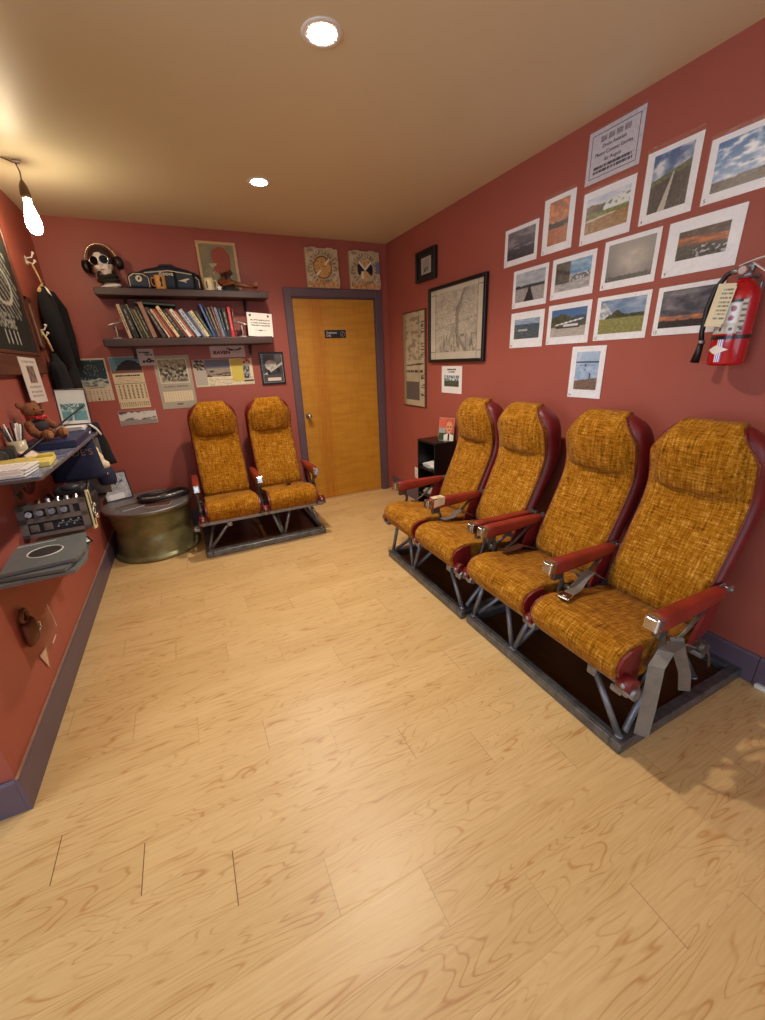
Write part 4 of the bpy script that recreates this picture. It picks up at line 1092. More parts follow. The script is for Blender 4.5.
# mugs -------------------------------------------------------------
def mug(label, x, y, m, fig, hy, hs):
    t = thing('mug', label, 'mug', (x, y, 2.0432))
    MB().lathe([(0, 0), (.036, 0), (.038, .004), (.040, .05), (.040, .095), (.037, .097), (.036, .093), (.036, .008), (0, .007)], n=32).build('cup', m, t)
    MB().tube([(hs * .037, 0, .078), (hs * .058, 0, .080), (hs * .066, 0, .055), (hs * .058, 0, .028), (hs * .038, 0, .020)], .0055, 10).build('handle', m, t)
    b = MB(); b.prism(fig, 'y', -.0418, -.0385); b.build('printed_figure', INK, t)
mug('tan mug with a dark figure printed on it, in front of the navy bags', -2.088, -.166, mat('tan_ceramic', (206, 150, 88), .25), [(-.004, .014), (.004, .04), (-.004, .058), (.004, .08), (.014, .082), (.016, .06), (.012, .04), (.016, .016)], 0, -1)
mug('cream mug with a handle, between the map and the model biplane', -1.728, -.130, mat('cream_ceramic', (226, 210, 168), .25), [(-.022, .02), (-.022, .07), (-.014, .07), (-.014, .02)], 0, 1)

# framed map behind ------------------------------------------------
def P_ak(u, v):
    c = lerp(C(150, 142, 110), C(124, 118, 92), 0.00 + fb(u * 4, v * 4, 2) * 1)
    x, y = u - .60, v - .66
    if math.hypot(x * 1.1, y) < .27 + .07 * fb(u * 7, v * 7, 1) or (v > .40 and v < .52 and abs(u - .45 + (.5 - v)) < .08): c = C(158, 74, 56)
    if math.hypot(u - .66, (v - .30) * 1.1) < .17: c = C(110, 122, 120)
    if .1 < u < .5 and fb(u * 8, v * 8, 5) > .66 and v < .6: c = C(190, 176, 140)
    return c
t = frame('framed_state_map', 'light wood framed map with a red brown land shape, on the upper shelf', 'framed map', 'back', -1.610, 2.0435, .318, .392, .020, LTWOOD, CREAM, .014, P_ak, nx=60, loc=(-1.612, -.030, 2.0434), rot=(radians(-4), 0, 0))

# wooden biplane ----------------------------------------------------
pass
t = thing('model_biplane', 'varnished wooden model biplane at the right end of the upper shelf', 'model plane', (-1.548, -.108, 2.0433), rot=(0, 0, radians(-14)))
t.scale = (1.15, .85, 1.15)
b = MB(); b.tube([(-.085, 0, .062), (-.06, 0, .066), (.0, 0, .064), (.09, 0, .045), (.185, 0, .030)], [.020, .025, .023, .014, .006], 12); b.build('fuselage', WOODM, t)
b = MB(); b.box((-.022, 0, .125), (.085, .20, .008), (0, -.30, 0), .002); b.build('upper_wing', WOODM, t)
b = MB(); b.box((-.010, 0, .045), (.080, .19, .008), (0, -.22, 0), .002); b.build('lower_wing', WOODM, t)
b = MB()
for y in (-.08, -.03, .03, .08):
    for x in (-.035, .0): b.tube([(x, y, .046), (x - .006, y, .124)], .0022, 6)
b.build('wing_struts', WOODM, t)
b = MB(); b.box((.175, 0, .036), (.030, .10, .004), None, .001); b.box((.180, 0, .055), (.028, .004, .036), (0, .2, 0), .001); b.build('tail', WOODM, t)
for y in (-.035, .035): MB().cyl((-.045, y, .016), .016, .008, (pi / 2, 0, 0), 18).build('wheel', BLACK, t)
b = MB(); 
for y in (-.035, .035): b.tube([(-.045, y, .016), (-.035, y * .5, .05)], .0025, 6)
b.tube([(.17, 0, .03), (.185, 0, .004)], .002, 6); b.build('landing_gear', WOODM, t)
b = MB(); b.box((-.092, 0, .062), (.004, .012, .11), (.5, 0, 0), .001); b.build('propeller', LTWOOD, t)
b = MB(); pts = []
for i in range(10):
    r_ = .026 if i % 2 == 0 else .011; a = pi / 2 + i * pi / 5; pts.append((r_ * cos(a), .024 + r_ * sin(a)))
b.prism(pts, 'y', -.004, .004); t = b.build('star_ornament', WHITE, None, (-1.652, -.165, 2.0433)); tag(t, 'small white star ornament standing between the cream mug and the biplane', 'ornament')

# ================================================================== PAPERS ON THE BACK WALL
def sheet(name, label, cat, x0, x1, z0, z1, fn, m=None, nx=70, th=.003, group=None, tilt=0, curl=None, base=None, off=.0005, rad=0):
    t = thing(name, label, cat, ((x0 + x1) / 2, -off, z0), rot=(0, tilt, 0), group=group); w = x1 - x0; h = z1 - z0
    MB().bb((-w / 2, -th, 0), (w / 2, 0, h), rad, 3 if rad else 1).build('paper', base or PAPER, t)
    if fn: pic('print', w * (.985 if not rad else .93), h * (.985 if not rad else .9), fn, t, (0, -th - .0005, h * (.0075 if not rad else .05)), nx)
    return t
def P_cal1(u, v):
    if v < .345:
        if (abs(v - .31) < .008 and .3 < u < .8) : return C(110, 96, 84)
        if v < .27 and .12 < u and (u * 8) % 1 < .30 and (v * 22) % 1 < .45: return C(130, 116, 100)
        if math.hypot((u - .52), (v - .045) * 1.4) < .035: return C(40, 34, 34)
        return C(206, 190, 164)
    if u < .03 or u > .965 or v > .97: return C(206, 196, 176)
    if v < .52 + .05 * nz(u * 5, 0): return lerp(C(176, 184, 172), C(60, 62, 60), -0.50 + fb(u * 5, v * 16, 3) * 2.0 - .4)
    c = lerp(C(34, 44, 50), C(40, 66, 70), v); 
    if math.hypot(u - .5, (v - .74) * 2) < .25 and fb(u * 16, v * 16, 2, 3) > .66: c = C(130, 122, 102)
    if fb(u * 22, v * 22, 5, 2) > .90: c = C(170, 180, 180)
    return c
sheet('wall_calendar', 'calendar with a dark green lake picture, leftmost of the three wall calendars', 'wall calendar', -2.842, -2.618, 1.222, 1.556, P_cal1, base=CREAM)
def P_cal2(u, v):
    if v > .745:
        m_ = .745 + .20 * max(0, 1 - ((u - .62) / .5) ** 2) + .02 * nz(u * 14, 0)
        return lerp(C(66, 48, 46), C(40, 32, 34), 0.00 + fb(u * 8, v * 20, 3) * 1) if v < m_ else lerp(C(130, 160, 166), C(96, 136, 150), v)
    if v > .69: return C(124, 86, 78)
    c = C(214, 194, 158)
    if abs(v - .645) < .014 and .08 < u < .88 and nz(u * 50, 1) > -.3: return C(44, 38, 36)
    if .50 < v < .62 and abs((v * 28) % 1 - .5) < .16 and .15 < u < .9 and nz(u * 30, v * 30) > -.05: return C(150, 132, 108)
    if abs(v - .485) < .006: return C(90, 80, 66)
    if .18 < v < .46 and (u * 7.2 + .35) % 1 < .42 and .06 < u < .97 and (v * 32) % 1 < .62: return C(74, 66, 58)
    if .03 < v < .12 and (u * 14) % 1 < .5 and (v * 40) % 1 < .6: return C(110, 98, 82)
    return c
sheet('wall_calendar', 'tan calendar topped by a dark mountain under teal sky, second from left', 'wall calendar', -2.592, -2.362, 1.145, 1.560, P_cal2, nx=100, base=CREAM)
def P_cal3(u, v):
    if .48 < v < .95 and .09 < u < .91:
        if u < .11 or u > .89 or v < .505 or v > .935: return C(206, 198, 176)
        c = lerp(C(120, 112, 92), C(190, 182, 156), -0.40 + fb(u * 7, v * 14, 4) * 1.8)
        if .60 < v < .82 and fb(u * 9, v * 16, 7) > .52: c = C(66, 58, 50)
        if .55 < v < .66 and ((abs(u - .36) < .10 - (v - .55)) or (abs(u - .62) < .10 - (v - .55))) : c = C(60, 52, 46) if abs(nz(u * 20, v * 20)) > .12 else C(190, 182, 160)
        if abs(v - .545) < .01 and .3 < u < .82: c = C(96, 84, 70)
        return c
    if .13 < v < .33 and .09 < u < .93:
        if (u * 14) % 1 < .34 and (v * 34) % 1 < .5: return C(176, 156, 120) if u < .5 else C(196, 140, 116)
        return C(222, 208, 170)
    if abs(v - .075) < .014 and .42 < u < .6: return C(96, 90, 80)
    return C(172, 162, 144)
t = sheet('wall_calendar', 'grey airline calendar with a brown landscape photograph, rightmost and largest of the three', 'wall calendar', -2.272, -1.986, 1.114, 1.560, P_cal3, nx=110, base=GREYP)
text('ALASKA  AIRLINES', .0205, INK, t, (0, -.0042, .188), sx=1.15)
t = sheet('small_card', 'small white square card with a black plane drawing, overlapping two calendars', 'card', -2.372, -2.252, 1.486, 1.616, lambda u, v: C(40, 38, 40) if (abs(v - .82 + .06 * u) < .055 and .08 < u < .75 and nz(u * 30, v * 9) > -.2) or (abs(v - .66) < .05 and .4 < u < .9 and nz(u * 30, v * 9) > -.1) or (v < .30 + .18 * max(0, 1 - abs(u - .66) * 5) and v > .16 and .2 < u < .95 and nz(u * 14, v * 9) > -.25) else C(196, 184, 178), nx=50, off=.0045)
sheet('panorama_strip', 'narrow black and white mountain panorama below the tan calendar', 'photo print', -2.622, -2.336, 1.005, 1.124, lambda u, v: C(150, 140, 130) if v < .32 else (C(120, 60, 50) if v > .92 else lerp(C(52, 50, 48), C(210, 206, 198), .15 + max(0, fb(u * 5, v * 4, 2) * 2 + (.75 - abs(v - .65) * 3) - .25))), nx=80)
def P_poster(u, v):
    if u < .20:
        if v > .62: return lerp(C(40, 36, 34), C(190, 180, 160), -0.50 + fb(u * 22, v * 12, 2) * 2.0)
        return C(178, 170, 156) if v > .06 else C(206, 196, 170)
    if u < .615 and v > .36:
        c = lerp(C(120, 120, 130), C(104, 110, 128), v)
        if v < .66: c = lerp(C(168, 154, 130), C(130, 118, 104), 0.00 + fb(u * 12, v * 10, 3) * 1)
        if (abs(v - .56) < .03 and .26 < u < .32) or (abs(v - .47) < .02 and u > .44) or (v < .45 and fb(u * 10, v * 22, 5) > .58): c = C(54, 46, 42)
        return c
    if u > .83:
        if v > .80: return C(176, 70, 56) if nz(u * 60, v * 9) > -.15 and .84 < u < .97 else C(216, 206, 188)
        if .24 < v < .74 and u < .95: return lerp(C(50, 50, 54), C(176, 180, 182), .5 + nz(u * 40, v * 12) * 1.4)
        if abs(v - .15) < .03: return C(66, 60, 58)
    if v < .30 and (v * 18) % 1 < .4 and u > .22 and nz(u * 50, v * 50) > -.05: return C(150, 138, 116)
    return C(224, 212, 180)
t = sheet('aviation_poster', 'wide poster with beach landscape photo and pasted yellow note, below the shelf', 'poster', -1.966, -1.452, 1.283, 1.516, P_poster, nx=130, base=CREAM)
b = MB(); b.box((.117, -.0048, .132), (.105, .0016, .190), (0, radians(-1), 0)); b.build('yellow_note', mat('yellow_sticky_note', (206, 186, 84), .7, var=.05), t)
t = sheet('licence_plate', 'white rounded plate with dark red lettering and a plane silhouette', 'sign plate', -1.802, -1.500, 1.529, 1.626, None, base=mat('plate_pinkish_white', (196, 176, 168), .45), rad=.0)
text('RAVEN', .040, REDINK, t, (-.055, -.0042, .040), sx=1.15, shear=.2, bold=.0018)
b = MB(); b.prism([(-.01, .085), (.01, .076), (.06, .064), (.10, .068), (.108, .080), (.128, .072), (.10, .058), (.03, .056), (.004, .066)], 'y', -.0040, -.0028); b.build('plane_silhouette', INK, t)
def P_bwplane(u, v):
    c = lerp(C(34, 34, 34), C(96, 94, 92), v)
    if math.hypot((u - .42) * 1.1, (v - .62) * 1.6) < .30: c = lerp(C(206, 200, 190), C(150, 146, 138), .5 + nz(u * 9, v * 9))
    if abs(v - .50 - .45 * (u - .6)) < .045: c = C(190, 186, 176)
    if math.hypot(u - .3, v - .36) < .08 or math.hypot(u - .78, v - .44) < .09: c = C(28, 28, 28)
    if v < .28: c = C(76, 74, 70)
    if .20 < u < .88 and .06 < v < .17: c = C(226, 214, 204)
    return c
frame('framed_plane_photo', 'black framed black and white photo of a plane, beside the door casing', 'framed photo', 'back', -1.267, 1.270, .228, .290, .016, BLACKF, PAPER, .016, P_bwplane)

# ================================================================== LEFT WALL: COUNTER, SHELF AND WHAT LIES ON THEM
XW = -W
CZ, LZ = 1.100, .700       # counter top and lower shelf heights
XE = -2.620
t = thing('wall_counter', 'narrow high grey counter ledge along the left wall, covered with papers', 'counter', (XW, -2.36, 0))
# plan outline (x from wall, y from near end): corner nearest the camera is cut off at a slant
poly = [(.001, .025), (XE - XW - .005, .025), (XE - XW, .03), (XE - XW, 1.26), (.001, 1.26)]
MB().prism(poly, 'z', CZ - .014, CZ - .004).build('counter_board', mat('counter_grey_laminate', (92, 88, 88), .35, var=.1), t)
b = MB(); b.prism([(x * .99 + .001, y) for x, y in poly], 'z', CZ - .004, CZ); b.build('counter_surface', (lambda: (lambda q: (q.set(col=q.ramp(q.noise(q.coord(), 26, 4, .7), [(.35, srgb(52, 66, 110)), (.55, srgb(120, 128, 150)), (.75, srgb(170, 168, 170))]), rough=.15), q.m)[1])(NT('glass_over_blue_chart')))(), t)
for y in (.5, 1.2):
    b = MB(); b.prism([(.001, CZ - .0145), (.18, CZ - .0145), (.001, CZ - .16)], 'y', y - .008, y + .008); b.build('bracket', BROWNW, t)
t = thing('lower_wall_shelf', 'dark lower shelf on the left wall carrying grey panels and the instrument panel', 'shelf', (XW, -2.36, 0))
MB().bb((.001, .06, LZ - .012), (XE - XW - .05, 1.30, LZ), .002).build('shelf_board', SHELFW, t)
MB().bb((.001, 1.286, LZ - .0), (XE - XW - .015, 1.30, 1.06), .002).build('end_panel', mat('grey_end_panel', (120, 116, 112), .6), t)
b = MB(); b.prism([(.001, LZ - .0125), (.16, LZ - .0125), (.001, LZ - .12)], 'y', .9, .916); b.build('bracket', SHELFW, t)

# stacked grey record-like sleeves ----------------------------------
def P_rec(u, v):
    c = lerp(C(128, 132, 130), C(104, 108, 108), 0.00 + fb(u * 3, v * 3, 4) * 1)
    r = math.hypot(u - .5, v - .52)
    if r < .22: c = C(56, 54, 52) if .06 < r < .20 else C(90, 88, 84)
    if .205 < r < .235: c = C(206, 204, 196)
    if (.05 < v < .10 or .90 < v < .94) and nz(u * 30, v * 30) > .0 and u < .45: c = C(196, 196, 190)
    if .12 < u < .70 and abs(v - .95) < .008: c = C(210, 208, 200)
    return c
GRYC = mat('grey_sleeve_card', (104, 108, 108), .5, var=.08)
for k, (x, y, rz, lab) in enumerate(((-2.735, -2.185, 4, 'grey square chart sleeve at the bottom of the stack on lower shelf'), (-2.742, -2.175, -3, 'grey square chart sleeve in the middle of the stack on lower shelf'),
                                     (-2.738, -2.150, 7, 'grey square chart sleeve with a ringed emblem, topmost of the stack'))):
    z = LZ + .001 + k * .017
    t = thing('chart_sleeve', lab, 'sleeve', (x, y, z), rot=(0, 0, radians(rz)), group='grey square sleeves on the lower shelf')
    MB().prism([(-.12, -.145), (.10, -.150), (.128, -.05), (.122, .145), (-.115, .145)], 'z', 0, .013).build('sleeve', GRYC, t)
    t.scale = (1.08, 1.08, 1)
    if k != 0:
        # ringed emblem printed flat on the top face
        b = MB(); b.torus((-.005, .0, .0137), .056, .0022, None, 32, 6); b.build('ring_emblem', WHITE, t)
        b = MB(); b.cyl((-.005, .0, .0136), .050, .0012, n=32); b.build('emblem_disc', mat('emblem_dark', (52, 50, 48), .6), t)
        MB().bb((-.11, .115, .0128), (.02, .119, .0138)).build('printed_line', WHITE, t)
tg = thing('luggage_tag', 'small black and white card sticking out from the stack of grey sleeves', 'card', (-2.626, -2.07, LZ + .036), rot=(0, 0, .4))
MB().bb((-.03, -.045, 0), (.03, .045, .002)).build('card', BLACK, tg)
b = MB(); b.bb((-.02, -.035, .002), (.02, -.005, .0028)); b.bb((-.005, .005, .002), (.02, .035, .0028)); b.build('white_print', WHITE, tg)

# audio / instrument panel ------------------------------------------
t = thing('instrument_panel', 'brown grey aircraft instrument panel with square cutouts, toggles and cream end plate, on lower shelf', 'instrument panel', (-2.868, -1.955, LZ + .052), rot=(radians(-12), 0, radians(3)))
PNL = mat('brown_grey_panel', (112, 98, 88), .45, .1, var=.1, scale=20)
PW_, PH_ = .262, .150
b = MB()
b.bb((0, 0, 0), (PW_, .010, .016)); b.bb((0, 0, PH_ - .024), (PW_, .010, PH_)); b.bb((0, 0, 0), (.030, .010, PH_)); b.bb((.235, 0, 0), (PW_, .010, PH_)); b.bb((0, 0, .066), (PW_, .010, .088))
for x in (.062, .106, .150, .196): b.bb((x, 0, .086), (x + .014, .010, .130))
b.build('face_plate', PNL, t)
MB().bb((.004, .010, .002), (PW_ - .004, .075, PH_ - .006), .003).build('chassis', mat('panel_dark_chassis', (30, 28, 28), .6), t)
for x in (.040, .080, .124, .170): 
    b = MB(); b.cyl((x + .006, -.004, .107), .013, .016, (pi / 2, 0, 0), 16); b.cyl((x + .006, -.014, .107), .006, .012, (pi / 2, 0, 0), 12); b.build('knob', STEEL if x < .05 else ALLOY, t)
for x in (.052, .102): 
    b = MB(); b.bb((x - .017, -.003, .024), (x + .017, .004, .058), .003); b.bb((x - .010, -.006, .032), (x + .010, -.002, .052), .002); b.build('square_button', PNL, t)
b = MB()
for i in range(9): b.cyl((.140 + i * .010, .003, .036 + .010 * ((i * 7) % 3)), .0045, .012, (pi / 2, 0, 0), 10); b.tube([(.14 + i * .010, 0, .04), (.144 + i * .010, -.006, .05), (.150 + i * .010, 0, .044)], .002, 5)
b.build('wiring', ALLOY, t)
for i in range(6): 
    b = MB(); b.lathe([(0, 0), (.014, 0), (.014, .008), (.010, .012), (.010, .024), (0, .026)], (.045 + i * .036, .030, PH_ - .006), 16); b.build('round_connector', STEEL if i % 2 else ALLOY, t)
b = MB(); b.box((.270, .02, .085), (.008, .012, .19), None, .002); b.box((.270, .075, .085), (.008, .012, .19), None, .002); b.box((.270, .047, .174), (.008, .067, .012), None, .002); b.box((.270, .047, -.004), (.008, .067, .012), None, .002)
b.build('cream_end_plate', mat('cream_plastic', (206, 194, 146), .5), t)
b = MB(); b.bb((.262, .028, .01), (.272, .068, .165))
b.build('end_insert', BLACK, t)
b = MB(); b.torus((.280, .046, .075), .020, .004, (0, pi / 2, 0), 18, 6); b.sph((.285, .040, .050), .012); b.sph((.284, .055, .105), .010); b.build('end_fitting', STEEL, t)

# dark camera gear behind the panel -----------------------------------
t = thing('field_radio', 'black boxy radio with a rounded lens-like lump behind the instrument panel', 'radio', (-2.745, -1.50, LZ + .0015), rot=(0, 0, radians(-4)))
b = MB(); b.bb((-.10, -.06, 0), (.10, .06, .12), .014, 3); b.build('body', mat('charcoal_plastic', (38, 38, 42), .5, var=.2), t)
b = MB(); b.bb((-.075, -.05, .12), (.07, .05, .17), .018, 3); b.sph((.0, -.02, .165), .035, (1.4, 1, .6)); b.build('upper_housing', mat('dark_slate_plastic', (52, 52, 58), .45, var=.2), t)
b = MB(); b.tube([(-.09, -.06, .15), (-.05, -.085, .115), (.03, -.085, .11), (.085, -.065, .14), (.095, -.02, .19)], .008, 10); b.build('carry_cord', BLACK, t)
b = MB(); b.sph((.082, -.056, .125), .013); b.sph((.06, -.058, .06), .008); b.build('chrome_stud', STEEL, t)

# navy bag hanging from the counter edge ------------------------------
t = thing('hanging_tote', 'navy blue cloth bag with raised letters, hanging under the far part of the counter ledge', 'bag', (-2.745, -1.26, 0), rot=(0, 0, radians(3)))
b = MB(); rings = []
for j in range(12):
    q = j / 11; z = 1.0855 - .235 * q; w = .118 + .012 * q; d = .020 + .030 * sin(pi * min(1, q * 1.1) * .6); r = []
    for k in range(32):
        a = 2 * pi * k / 32; ca, sa = cos(a), sin(a)
        r.append((w * abs(ca) ** .6 * (1 if ca > 0 else -1) + .006 * q, (d * abs(sa) ** .8 * (1 if sa > 0 else -1)) * (1 + .18 * nz(ca * 3, q * 3, 2)), z))
    rings.append(r)
b.loft(rings); b.build('cloth_body', NAVY, t)
text("RHODE'S", .052, mat('tarnished_lettering', (150, 118, 100), .6), t, (-.005, -.053, 1.012), rot=(pi / 2, 0, 0), sx=1.08, bold=-.0006)
b = MB(); b.bb((.02, -.040, 1.045), (.085, -.030, 1.080), .002); b.build('teal_patch', mat('teal_patch', (40, 84, 104), .8), t)

# plush toy hanging at the end of the counter -------------------------
t = thing('plush_toy', 'white plush toy in navy clothes tucked behind the end of the counter', 'plush toy', (-2.665, -1.125, .850))
blob('body', [((0, 0, .09), .045, (1, .9, 1)), ((.030, -.005, .045), .036, (1.1, .9, .9)), ((-.02, 0, .03), .035, (1, 1, .9)), ((.0, 0, .14), .03, (1, 1, 1))], mat('cream_plush', (214, 196, 166), .95, bump=.5, scale=90), t, .007, 3)
b = MB(); b.lathe([(.0, -.085), (.045, -.08), (.052, -.05), (.050, -.01), (.042, .022), (.0, .03)], (.032, 0, 0), 20); b.build('navy_clothes', NAVY, t)
b = MB(); b.sph((.048, -.048, -.004), .008); b.build('badge', STEEL, t)
# black slanted jacket panel / sign edge with white piping
t = thing('folded_jacket', 'black folded jacket with a white curved collar edge at the far end of counter', 'jacket', (-2.690, -1.03, 0))
b = MB(); rings = []
for j in range(10):
    q = j / 9; z = 1.150 - .27 * q; w = .055 + .010 * q
    rings.append([(.02 + .035 * q + w * cos(a) * (1 + .1 * nz(a, q * 3)), .028 * sin(a), z) for a in [2 * pi * k / 16 for k in range(16)]])
b.loft(rings); b.build('jacket_body', BLACKCL, t)
b = MB(); b.tube([(-.085, -.045, 1.135), (-.03, -.045, 1.156), (.03, -.040, 1.150), (.062, -.035, 1.115), (.080, -.032, 1.075)], .0065, 8); b.build('white_edge', WHITE, t)

# counter top things ----------------------------------------------------
t = thing('document_box', 'long flat navy document box lying on the counter ledge under the bear', 'box', (-2.745, -1.42, CZ + .001), rot=(0, 0, radians(2)))
b = MB(); b.bb((-.105, -.27, 0), (.115, .27, .032), .003); b.build('box_body', mat('navy_board', (30, 36, 72), .45, var=.15), t)
MB().bb((-.107, -.272, .024), (.117, .272, .036), .003).build('lid', mat('navy_board_lid', (36, 42, 82), .4, var=.15), t)
b = MB(); b.bb((.1165, .15, .010), (.118, .20, .022)); b.build('label', WHITE, t)
t = thing('leaflet_stack', 'small stack of white leaflets beneath the leaning photograph on the navy box', 'leaflets', (-2.715, -1.235, CZ + .038))
for k in range(4): MB().box((0, 0, .003 + k * .0055), (.13, .13, .0045), (0, 0, .05 * (-1) ** k)).build('leaflet', PAPER, t)
def P_ski(u, v):
    if v > .62: return lerp(C(196, 206, 200), C(222, 226, 214), v)
    if v > .40: return C(70, 118, 120) if nz(u * 12, v * 20) > -.15 else C(196, 216, 212)
    if abs(u - .42 - .1 * (v - .2)) < .04: return C(206, 220, 216)
    if v > .34: return C(150, 180, 178)
    return lerp(C(84, 142, 148), C(110, 160, 162), .5 + nz(u * 5, v * 16))
frame('leaning_photo', 'black edged photo with pale teal scene leaning at the far end of the counter', 'framed photo', 'left', 0, 0, .150, .205, .006, BLACKF, PAPER, .008, P_ski, .118, .155, loc=(-2.690, -1.200, CZ + .062), rot=(radians(-10), radians(2), radians(8)))
# teddy bear
FUR = mat('brown_bear_fur', (128, 78, 48), .98, var=.3, scale=130, bump=.8)
FURL = mat('light_brown_fur', (158, 106, 66), .98, var=.3, scale=130, bump=.8)
t = thing('teddy_bear', 'brown teddy bear with a red bow sitting on the counter ledge', 'teddy bear', (-2.790, -1.56, CZ + .0425), rot=(0, 0, radians(58)))
blob('body', [((0, 0, .055), .046, (1.0, .9, 1.1)), ((0, 0, .095), .034, (1, .9, 1)), ((-.004, -.006, .142), .040, (1.10, .95, .92)), ((.0, -.042, .132), .020, (1, 1.1, .85)),
              ((-.046, .008, .170), .017, (1, .6, 1)), ((.036, .008, .172), .017, (1, .6, 1)),
              ((-.052, -.020, .070), .021, (1, 1, 1.3)), ((-.060, -.040, .045), .022, (1, 1, 1)), ((.050, -.018, .080), .020, (1, 1, 1.2)), ((.064, -.034, .060), .019, (1, 1, 1)),
              ((-.034, -.050, .022), .023, (1, 1.5, .95)), ((-.040, -.090, .024), .025, (1, .8, 1.15)), ((.036, -.050, .022), .023, (1, 1.5, .95)), ((.046, -.090, .024), .025, (1, .8, 1.15))], FUR, t, .0045, 4)
b = MB(); b.sph((-.018, -.042, .150), .004); b.sph((.014, -.042, .150), .004); b.sph((0, -.064, .136), .006, (1.3, 1, .8)); b.build('eyes_and_nose', BLACK, t)
b = MB(); b.sph((-.016, -.046, .108), .013, (1.3, .5, .8)); b.sph((.018, -.046, .108), .013, (1.3, .5, .8)); b.sph((0, -.050, .108), .006); b.torus((0, -.004, .112), .034, .004, None, 24, 6); b.build('red_bow', mat('red_satin', (196, 30, 36), .35), t)
for x in (-.041, .047): 
    b = MB(); b.sph((x, -.108, .026), .017, (1, .35, 1.15)); b.build('foot_pad', FURL, t)
b = MB(); b.sph((0, -.010, .062), .046, (1.02, .92, .86)); b.build('dark_vest', mat('charcoal_vest', (48, 40, 42), .9, bump=.3), t)
# slender black stick
tag(MB().tube([(-2.795, -1.865, CZ + .012), (-2.640, -1.17, CZ + .168)], [.0065, .004], 10).build('walking_stick', BLACK), 'thin black stick lying slanted across the navy box, in front of the teddy bear', 'stick')
# business card block
t = thing('name_card', 'small dark framed name card lying on the counter in front of the teddy bear', 'card', (-2.775, -1.83, CZ + .001), rot=(radians(14), radians(4), radians(38)))
MB().bb((-.04, -.055, 0), (.04, .055, .010), .002).build('card_holder', mat('mauve_brown_card', (96, 70, 74), .5), t)
MB().bb((-.028, -.03, .010), (.028, .042, .0115)).build('card_face', mat('cream_pink_card', (226, 206, 190), .6), t)
# yellow and white note pads
t = thing('note_pad', 'yellow lined note pad on the counter ledge beneath the white sheets', 'note pad', (-2.742, -2.060, CZ + .001), rot=(0, 0, radians(6)))
MB().bb((-.12, -.088, 0), (.10, .10, .018), .001).build('pad_block', mat('yellow_pad_paper', (222, 204, 110), .7, var=.06), t)
b = MB(); b.bb((.045, .04, .018), (.10, .095, .028), .001); b.build('folded_corner', mat('yellow_pad_fold', (206, 186, 84), .7), t)
b = MB()
for i in range(8): b.bb((-.10, -.08 + i * .020, .0181), (.08 - (i % 3) * .03, -.077 + i * .020, .0186))
b.build('ruled_lines', mat('ochre_lines', (150, 128, 60), .7), t)
t = thing('sheet_stack', 'stack of printed white sheets at the near end of counter, on yellow pad', 'papers', (-2.762, -2.240, CZ + .0015), rot=(0, 0, radians(-3)))
for k in range(5): MB().box((.004 * (-1) ** k, .006 * k, .0030 + k * .0052), (.185, .150, .0045), (0, 0, .02 * (-1) ** k)).build('printed_sheet', PAPER, t)
b = MB()
for i in range(9):
    for j in range(6): b.bb((-.08 + i * .018, -.05 + j * .022, .0262), (-.08 + i * .018 + .011, -.047 + j * .022, .0267))
b.build('print_rows', mat('grey_print', (130, 128, 130), .7), t)
# black box and jar of feathers at the left edge of the picture
t = thing('black_speaker', 'black box with a round ribbed dial at the left edge of the counter', 'speaker', (-2.838, -1.93, CZ + .001), rot=(0, 0, radians(12)))
MB().bb((-.02, -.05, 0), (.045, .055, .062), .005, 2).build('cabinet', BLACK, t)
b = MB(); b.cyl((.0, -.052, .033), .024, .006, (pi / 2, 0, 0), 24); b.torus((.0, -.055, .033), .020, .003, (pi / 2, 0, 0)); b.torus((.0, -.055, .033), .011, .002, (pi / 2, 0, 0)); b.build('round_dial', mat('dark_grey_grille', (62, 62, 66), .5), t)
t = thing('pen_jar', 'glass jar holding a tangle of black and white pens on the counter', 'pen jar', (-2.825, -1.775, CZ + .001))
MB().lathe([(0, 0), (.034, 0), (.036, .01), (.036, .070), (.033, .070), (.033, .006), (0, .005)], n=28).build('jar', mat('frosted_cream_glass', (190, 180, 150), .25), t)
rr = random.Random(5)
for i in range(16):
    a = rr.random() * 6.28; l = .10 + rr.random() * .03; q = .012 + rr.random() * .012
    b = MB(); b.tube([(q * cos(a) * .3, q * sin(a) * .3, .010), (q * cos(a) * 1.9, q * sin(a) * 1.9, l + .02)], .0038, 6); b.build('pen', WHITE if i % 2 else BLACK, t)
# card pinned under the counter
t = thing('portrait_card', 'reddish portrait card hanging on the left wall just under the counter', 'card', (XW + .002, -1.84, .875), rot=(radians(-4), radians(14), pi / 2))
MB().bb((-.065, -.003, 0), (.065, 0, .135)).build('card', mat('dusky_pink_card', (126, 74, 70), .6), t)
b = MB(); b.cyl((.005, -.0038, .070), .036, .002, (pi / 2, 0, 0), 24); b.build('portrait_oval', mat('dark_portrait', (48, 30, 32), .6), t)
t = thing('round_wall_plaque', 'dark red round plaque on the left wall under the counter, behind the card', 'plaque', (XW + .0005, -1.68, .900), rot=(0, 0, pi / 2))
MB().lathe([(0, 0), (.085, 0), (.088, .006), (.08, .012), (.0, .014)], (0, 0, .085), 32, (pi / 2, 0, 0)).build('disc', mat('dark_maroon_plaque', (92, 34, 34), .35), t)
